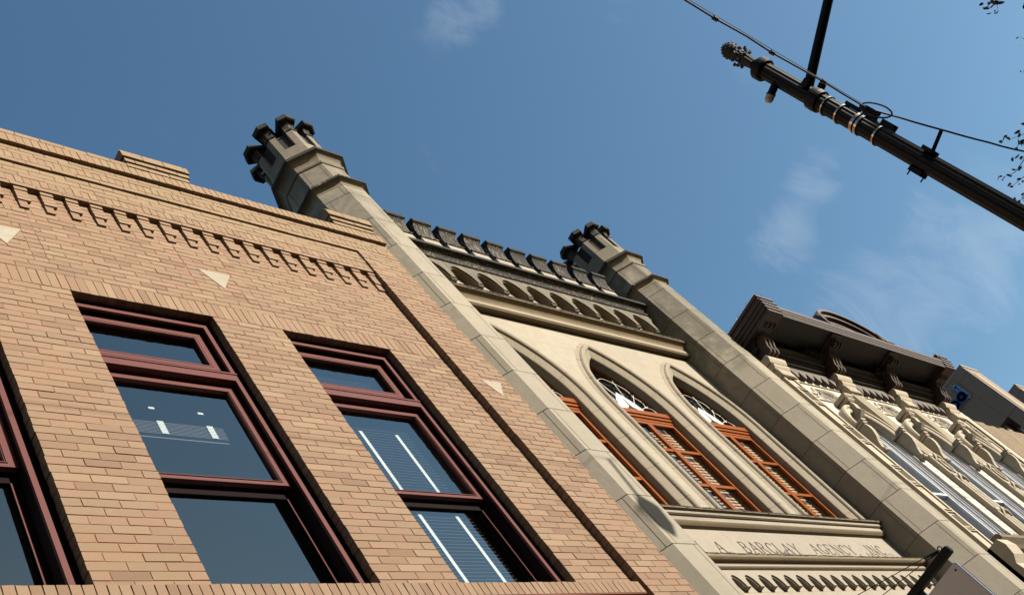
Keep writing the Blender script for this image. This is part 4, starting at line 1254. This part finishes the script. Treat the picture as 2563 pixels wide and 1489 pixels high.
# overhead cable tied to the lamp post
def sag(a, b_, s_, n=24, wob=0):
    a = Vector(a); b_ = Vector(b_); out_ = []
    for k in range(n+1):
        f = k/n; p = a.lerp(b_, f); p.z -= s_*4*f*(1-f)
        if wob and 0 < k < n: p += Vector((0, random.uniform(-wob, wob), random.uniform(-wob, wob)))
        out_.append(p)
    return out_
cb = thing('cable', (LX, LY, 6.7), 'black overhead cable tied along a wire and looped at the lamp post', 'cable')
P0 = (-14, -4.9, 7.6); P1 = (LX-.0, LY-.14, 6.80); P2 = (9.75, -5.62, 6.45); P3 = (26, -9.0, 6.9)
q = MB(); pa = sag(P0, P1, .35, 60, .006); q.tube(pa, .0075, 7)
pc2 = sag(P1, P2, .03, 10, .002); q.tube(pc2, .0085, 7); q.tube(sag(P2, P3, .3, 20), .0085, 7)
q.build('line', m_cable, cb)
q = MB(); q.tube([Vector(p)+Vector((0, -.012, .014)) for p in pa[::5]], .0028, 5); q.build('messenger_wire', m_cable, cb)
q = MB()
for k in range(len(pa)-1, 20, -1):
    if k % 2 == 0:
        p = pa[k]; d = (pa[min(k+1, len(pa)-1)]-pa[k-1]).normalized()
        q = MB(); q.tube([p-d*.022, p+d*.022], .017, 7); q.build('cable_clip', m_cable, cb)
q = MB(); base = Vector((LX+.0, LY-.14, 6.86)); lp = []
for k in range(25):
    t_ = 2*PI*k/24
    lp.append(base + Vector((.02*math.sin(t_), -.055*math.sin(t_)-.02*(1-math.cos(t_)), -.15*(1-math.cos(t_)))))
q.tube(lp, .0075, 7); q.tube([base, base+Vector((0, .05, -.16)), base+Vector((0, .07, -.30))], [.014, .020, .010], 7)
q.build('slack_loop', m_cable, cb)

# ================================================================== PROJECTING SIGN
SX = 14.0
sn = thing('projecting_sign', (SX, .6, 6.1), 'grey sign board hung from a black arm projecting off the stone wall', 'sign')
q = MB(); q.box(SX-.05, SX+.05, -1.25, .68, 6.10, 6.205); q.tube([(SX, -1.252, 6.15), (SX, -1.262, 6.15)], .05, 12); q.build('arm', m_iron, sn)
q = MB()
for k in range(16):
    a0, a1 = 2*PI*k/16, 2*PI*(k+1)/16
    q.tube([(SX, -1.17+.028*math.cos(a0), 6.245+.028*math.sin(a0)), (SX, -1.17+.028*math.cos(a1), 6.245+.028*math.sin(a1))], .008, 6)
q.tube([(SX-.0, -1.13, 6.24), (SX-.03, -.98, 6.30)], .014, 6); q.tube([(SX+.0, -1.13, 6.23), (SX+.03, -1.0, 6.27)], .014, 6)
q.build('ring_bolt', m_iron, sn)
q = MB(); q.tube([(SX, -1.15, 6.245), (SX-.25, .68, 6.90)], .006, 5); q.tube([(SX, -1.15, 6.235), (SX+.25, .68, 6.72)], .006, 5); q.build('guy_wire', m_iron, sn)
q = MB(); q.prism([(-1.135, 6.005), (-1.165, 5.975), (-1.165, 5.0), (.55, 5.0), (.55, 6.005)], SX-.012, SX+.012, 'x'); q.build('board', m_board, sn)
q = MB(); q.prism([(-1.14, 6.012), (-1.175, 5.978), (-1.175, 5.0), (-1.166, 5.0), (-1.166, 5.976), (-1.135, 6.006)], SX-.016, SX+.016, 'x'); q.build('board_edge', m_boarde, sn)
q = MB()
for (y, z) in ((-1.10, 5.93), (-.62, 5.93), (.1, 5.93)): q.tube([(SX-.02, y, z), (SX-.012, y, z)], .014, 8)
q.box(SX-.03, SX+.03, -.60, -.50, 5.96, 6.10)
q.build('bolt', m_iron, sn)

# ================================================================== TREE at the kerb
tr = thing('oak_tree', (13.2, -8.6, .0), 'small-leaved oak tree reaching twigs in at the right edge', 'tree')
q = MB()
q.tube([(13.2, -8.6, 0), (13.1, -8.5, 2.0), (13.0, -8.3, 3.6), (12.9, -8.1, 5.0), (12.9, -8.2, 6.6)], [.26, .22, .18, .13, .07], 12)
lf = MB()
def leafs(p, d, n, sp):
    for k in range(n):
        o_ = Vector(p)+Vector((random.gauss(0, sp), random.gauss(0, sp), random.gauss(0, sp)))
        a = (Vector(d)*.6+Vector((random.uniform(-1, 1), random.uniform(-1, 1), random.uniform(-1, 1)))).normalized()*random.uniform(.018, .030)
        b_ = a.cross(Vector((random.uniform(-1, 1), random.uniform(-1, 1), random.uniform(-1, 1)))).normalized()*random.uniform(.008, .013)
        nn = a.cross(b_).normalized()*.004
        lf.add([o_-a, o_-a*.3+b_+nn, o_+a*.4+b_*.8+nn, o_+a, o_+a*.4-b_*.8+nn, o_-a*.3-b_+nn], [(0, 1, 2, 3), (0, 3, 4, 5)])
def twig(a, b_, n=9, lv=3, sp=.03):
    a = Vector(a); b_ = Vector(b_); pts = []
    for k in range(n+1):
        f = k/n; p = a.lerp(b_, f)+Vector((random.gauss(0, .02), random.gauss(0, .02), random.gauss(0, .02)-.1*f*f)); pts.append(p)
        if k > n*.35: leafs(p, b_-a, lv, sp)
    q.tube(pts, [.010*(1-.75*k/n)+.002 for k in range(n+1)], 5)
    return pts
random.seed(21)
crown = Vector((12.9, -8.6, 7.4))
for k in range(150):
    d = Vector((random.gauss(0, 1), random.gauss(0, 1), random.gauss(0, .8))).normalized()
    e = crown + Vector((d.x*1.9, d.y*1.9, d.z*1.9))*random.uniform(.6, 1)
    st_ = Vector((12.95, -8.25, random.uniform(4.5, 6.5)))
    mid = st_.lerp(e, .45)+Vector((0, 0, .2))
    if k % 3 == 0: q.tube([st_, mid, e], [.035, .018, .006], 5)
    for s_ in range(3):
        twig(mid.lerp(e, .3*s_), e+Vector((random.gauss(0, .3), random.gauss(0, .3), random.gauss(0, .3))), 8, 4, .06)
# the few long twigs that reach into the picture
B_ = Vector((11.2, -7.3, 7.0))
q.tube([(12.9, -8.2, 5.6), (12.0, -7.8, 6.4), B_], [.05, .03, .018], 6)
q.tube([B_, (10.6, -6.6, 6.75), (10.2, -6.0, 6.5)], [.018, .012, .008], 5)
def bunch(p, n, sp, L_=.036):
    for k in range(n):
        o_ = Vector(p)+Vector((random.gauss(0, sp*.6), random.gauss(0, sp), random.gauss(0, sp)))
        a = Vector((random.uniform(-1, 1), random.uniform(-1, 1), random.uniform(-1, .6))).normalized()*random.uniform(.6, 1)*L_
        b_ = a.cross(Vector((random.uniform(-1, 1), random.uniform(-1, 1), random.uniform(-1, 1)))).normalized()*L_*.42
        nn = a.cross(b_).normalized()*.006
        lf.add([o_-a, o_-a*.3+b_+nn, o_+a*.4+b_*.8+nn, o_+a, o_+a*.4-b_*.8+nn, o_-a*.3-b_+nn], [(0, 1, 2, 3), (0, 3, 4, 5)])
def stem(pts, r0=.006): q.tube(pts, [r0*(1-.7*k/(len(pts)-1)) for k in range(len(pts))], 5)
stem([(10.9, -6.5, 6.7), (10.4, -5.95, 6.68), (10.2, -5.72, 6.76)]); bunch((10.22, -5.74, 6.68), 12, .035); bunch((10.22, -5.84, 6.64), 14, .05); bunch((10.2, -5.70, 6.83), 5, .02)
stem([(10.5, -6.0, 6.65), (10.3, -5.62, 6.58), (10.2, -5.47, 6.53), (10.2, -5.38, 6.60)]); bunch((10.2, -5.60, 6.58), 6, .03); bunch((10.2, -5.50, 6.54), 5, .03, .03); bunch((10.2, -5.39, 6.60), 5, .03, .028)
stem([(10.4, -5.9, 6.5), (10.25, -5.5, 6.45), (10.2, -5.36, 6.47)]); bunch((10.2, -5.46, 6.45), 6, .04, .03); bunch((10.2, -5.36, 6.48), 3, .025, .028)
stem([(10.5, -5.8, 6.35), (10.25, -5.36, 6.30), (10.2, -5.25, 6.34)]); bunch((10.2, -5.27, 6.31), 9, .035); bunch((10.2, -5.32, 6.24), 8, .04)
stem([(10.9, -7.3, 7.9), (10.4, -6.95, 7.80), (10.2, -6.72, 7.78)]); bunch((10.2, -6.74, 7.80), 12, .04); bunch((10.2, -6.82, 7.74), 8, .03, .04); bunch((10.2, -6.95, 7.72), 8, .05)
stem([(10.3, -6.8, 7.76), (10.2, -6.71, 7.64)], .004); bunch((10.2, -6.71, 7.66), 3, .015, .03)
stem([(10.5, -7.1, 7.5), (10.25, -6.85, 7.40)]); bunch((10.2, -6.84, 7.42), 3, .02)
q.build('trunk', m_bark, tr); lf.build('foliage', m_leaf, tr, recalc=False)

# ================================================================== lantern hung over the road (its shadow falls on the first turret)
ln = thing('hanging_lantern', (15.0, -14.5, 12.9), 'dark lantern hung on a span wire over the street', 'lantern')
dirv = sdir
tgt = Vector((10.60, -.12, 7.90)); src = tgt + dirv*(9.0/(-dirv.y))
ln.location = src
q = MB(); o_ = src
q.lathe([(.03, .40), (.08, .33), (.19, .20), (.21, .16), (.16, -.16), (.08, -.28), (.02, -.36)], o_, n=10)
q.build('lantern_body', m_iron, ln)
q = MB(); q.tube([o_+Vector((0, 0, .4)), o_+Vector((.10, 0, 1.1))], .035, 8); q.build('hanger_rod', m_iron, ln)
q = MB(); q.tube([o_+Vector((-30, 0, 2.2)), o_+Vector((.1, 0, 1.1)), o_+Vector((30, 0, 2.2))], .008, 6); q.build('span_wire', m_iron, ln)
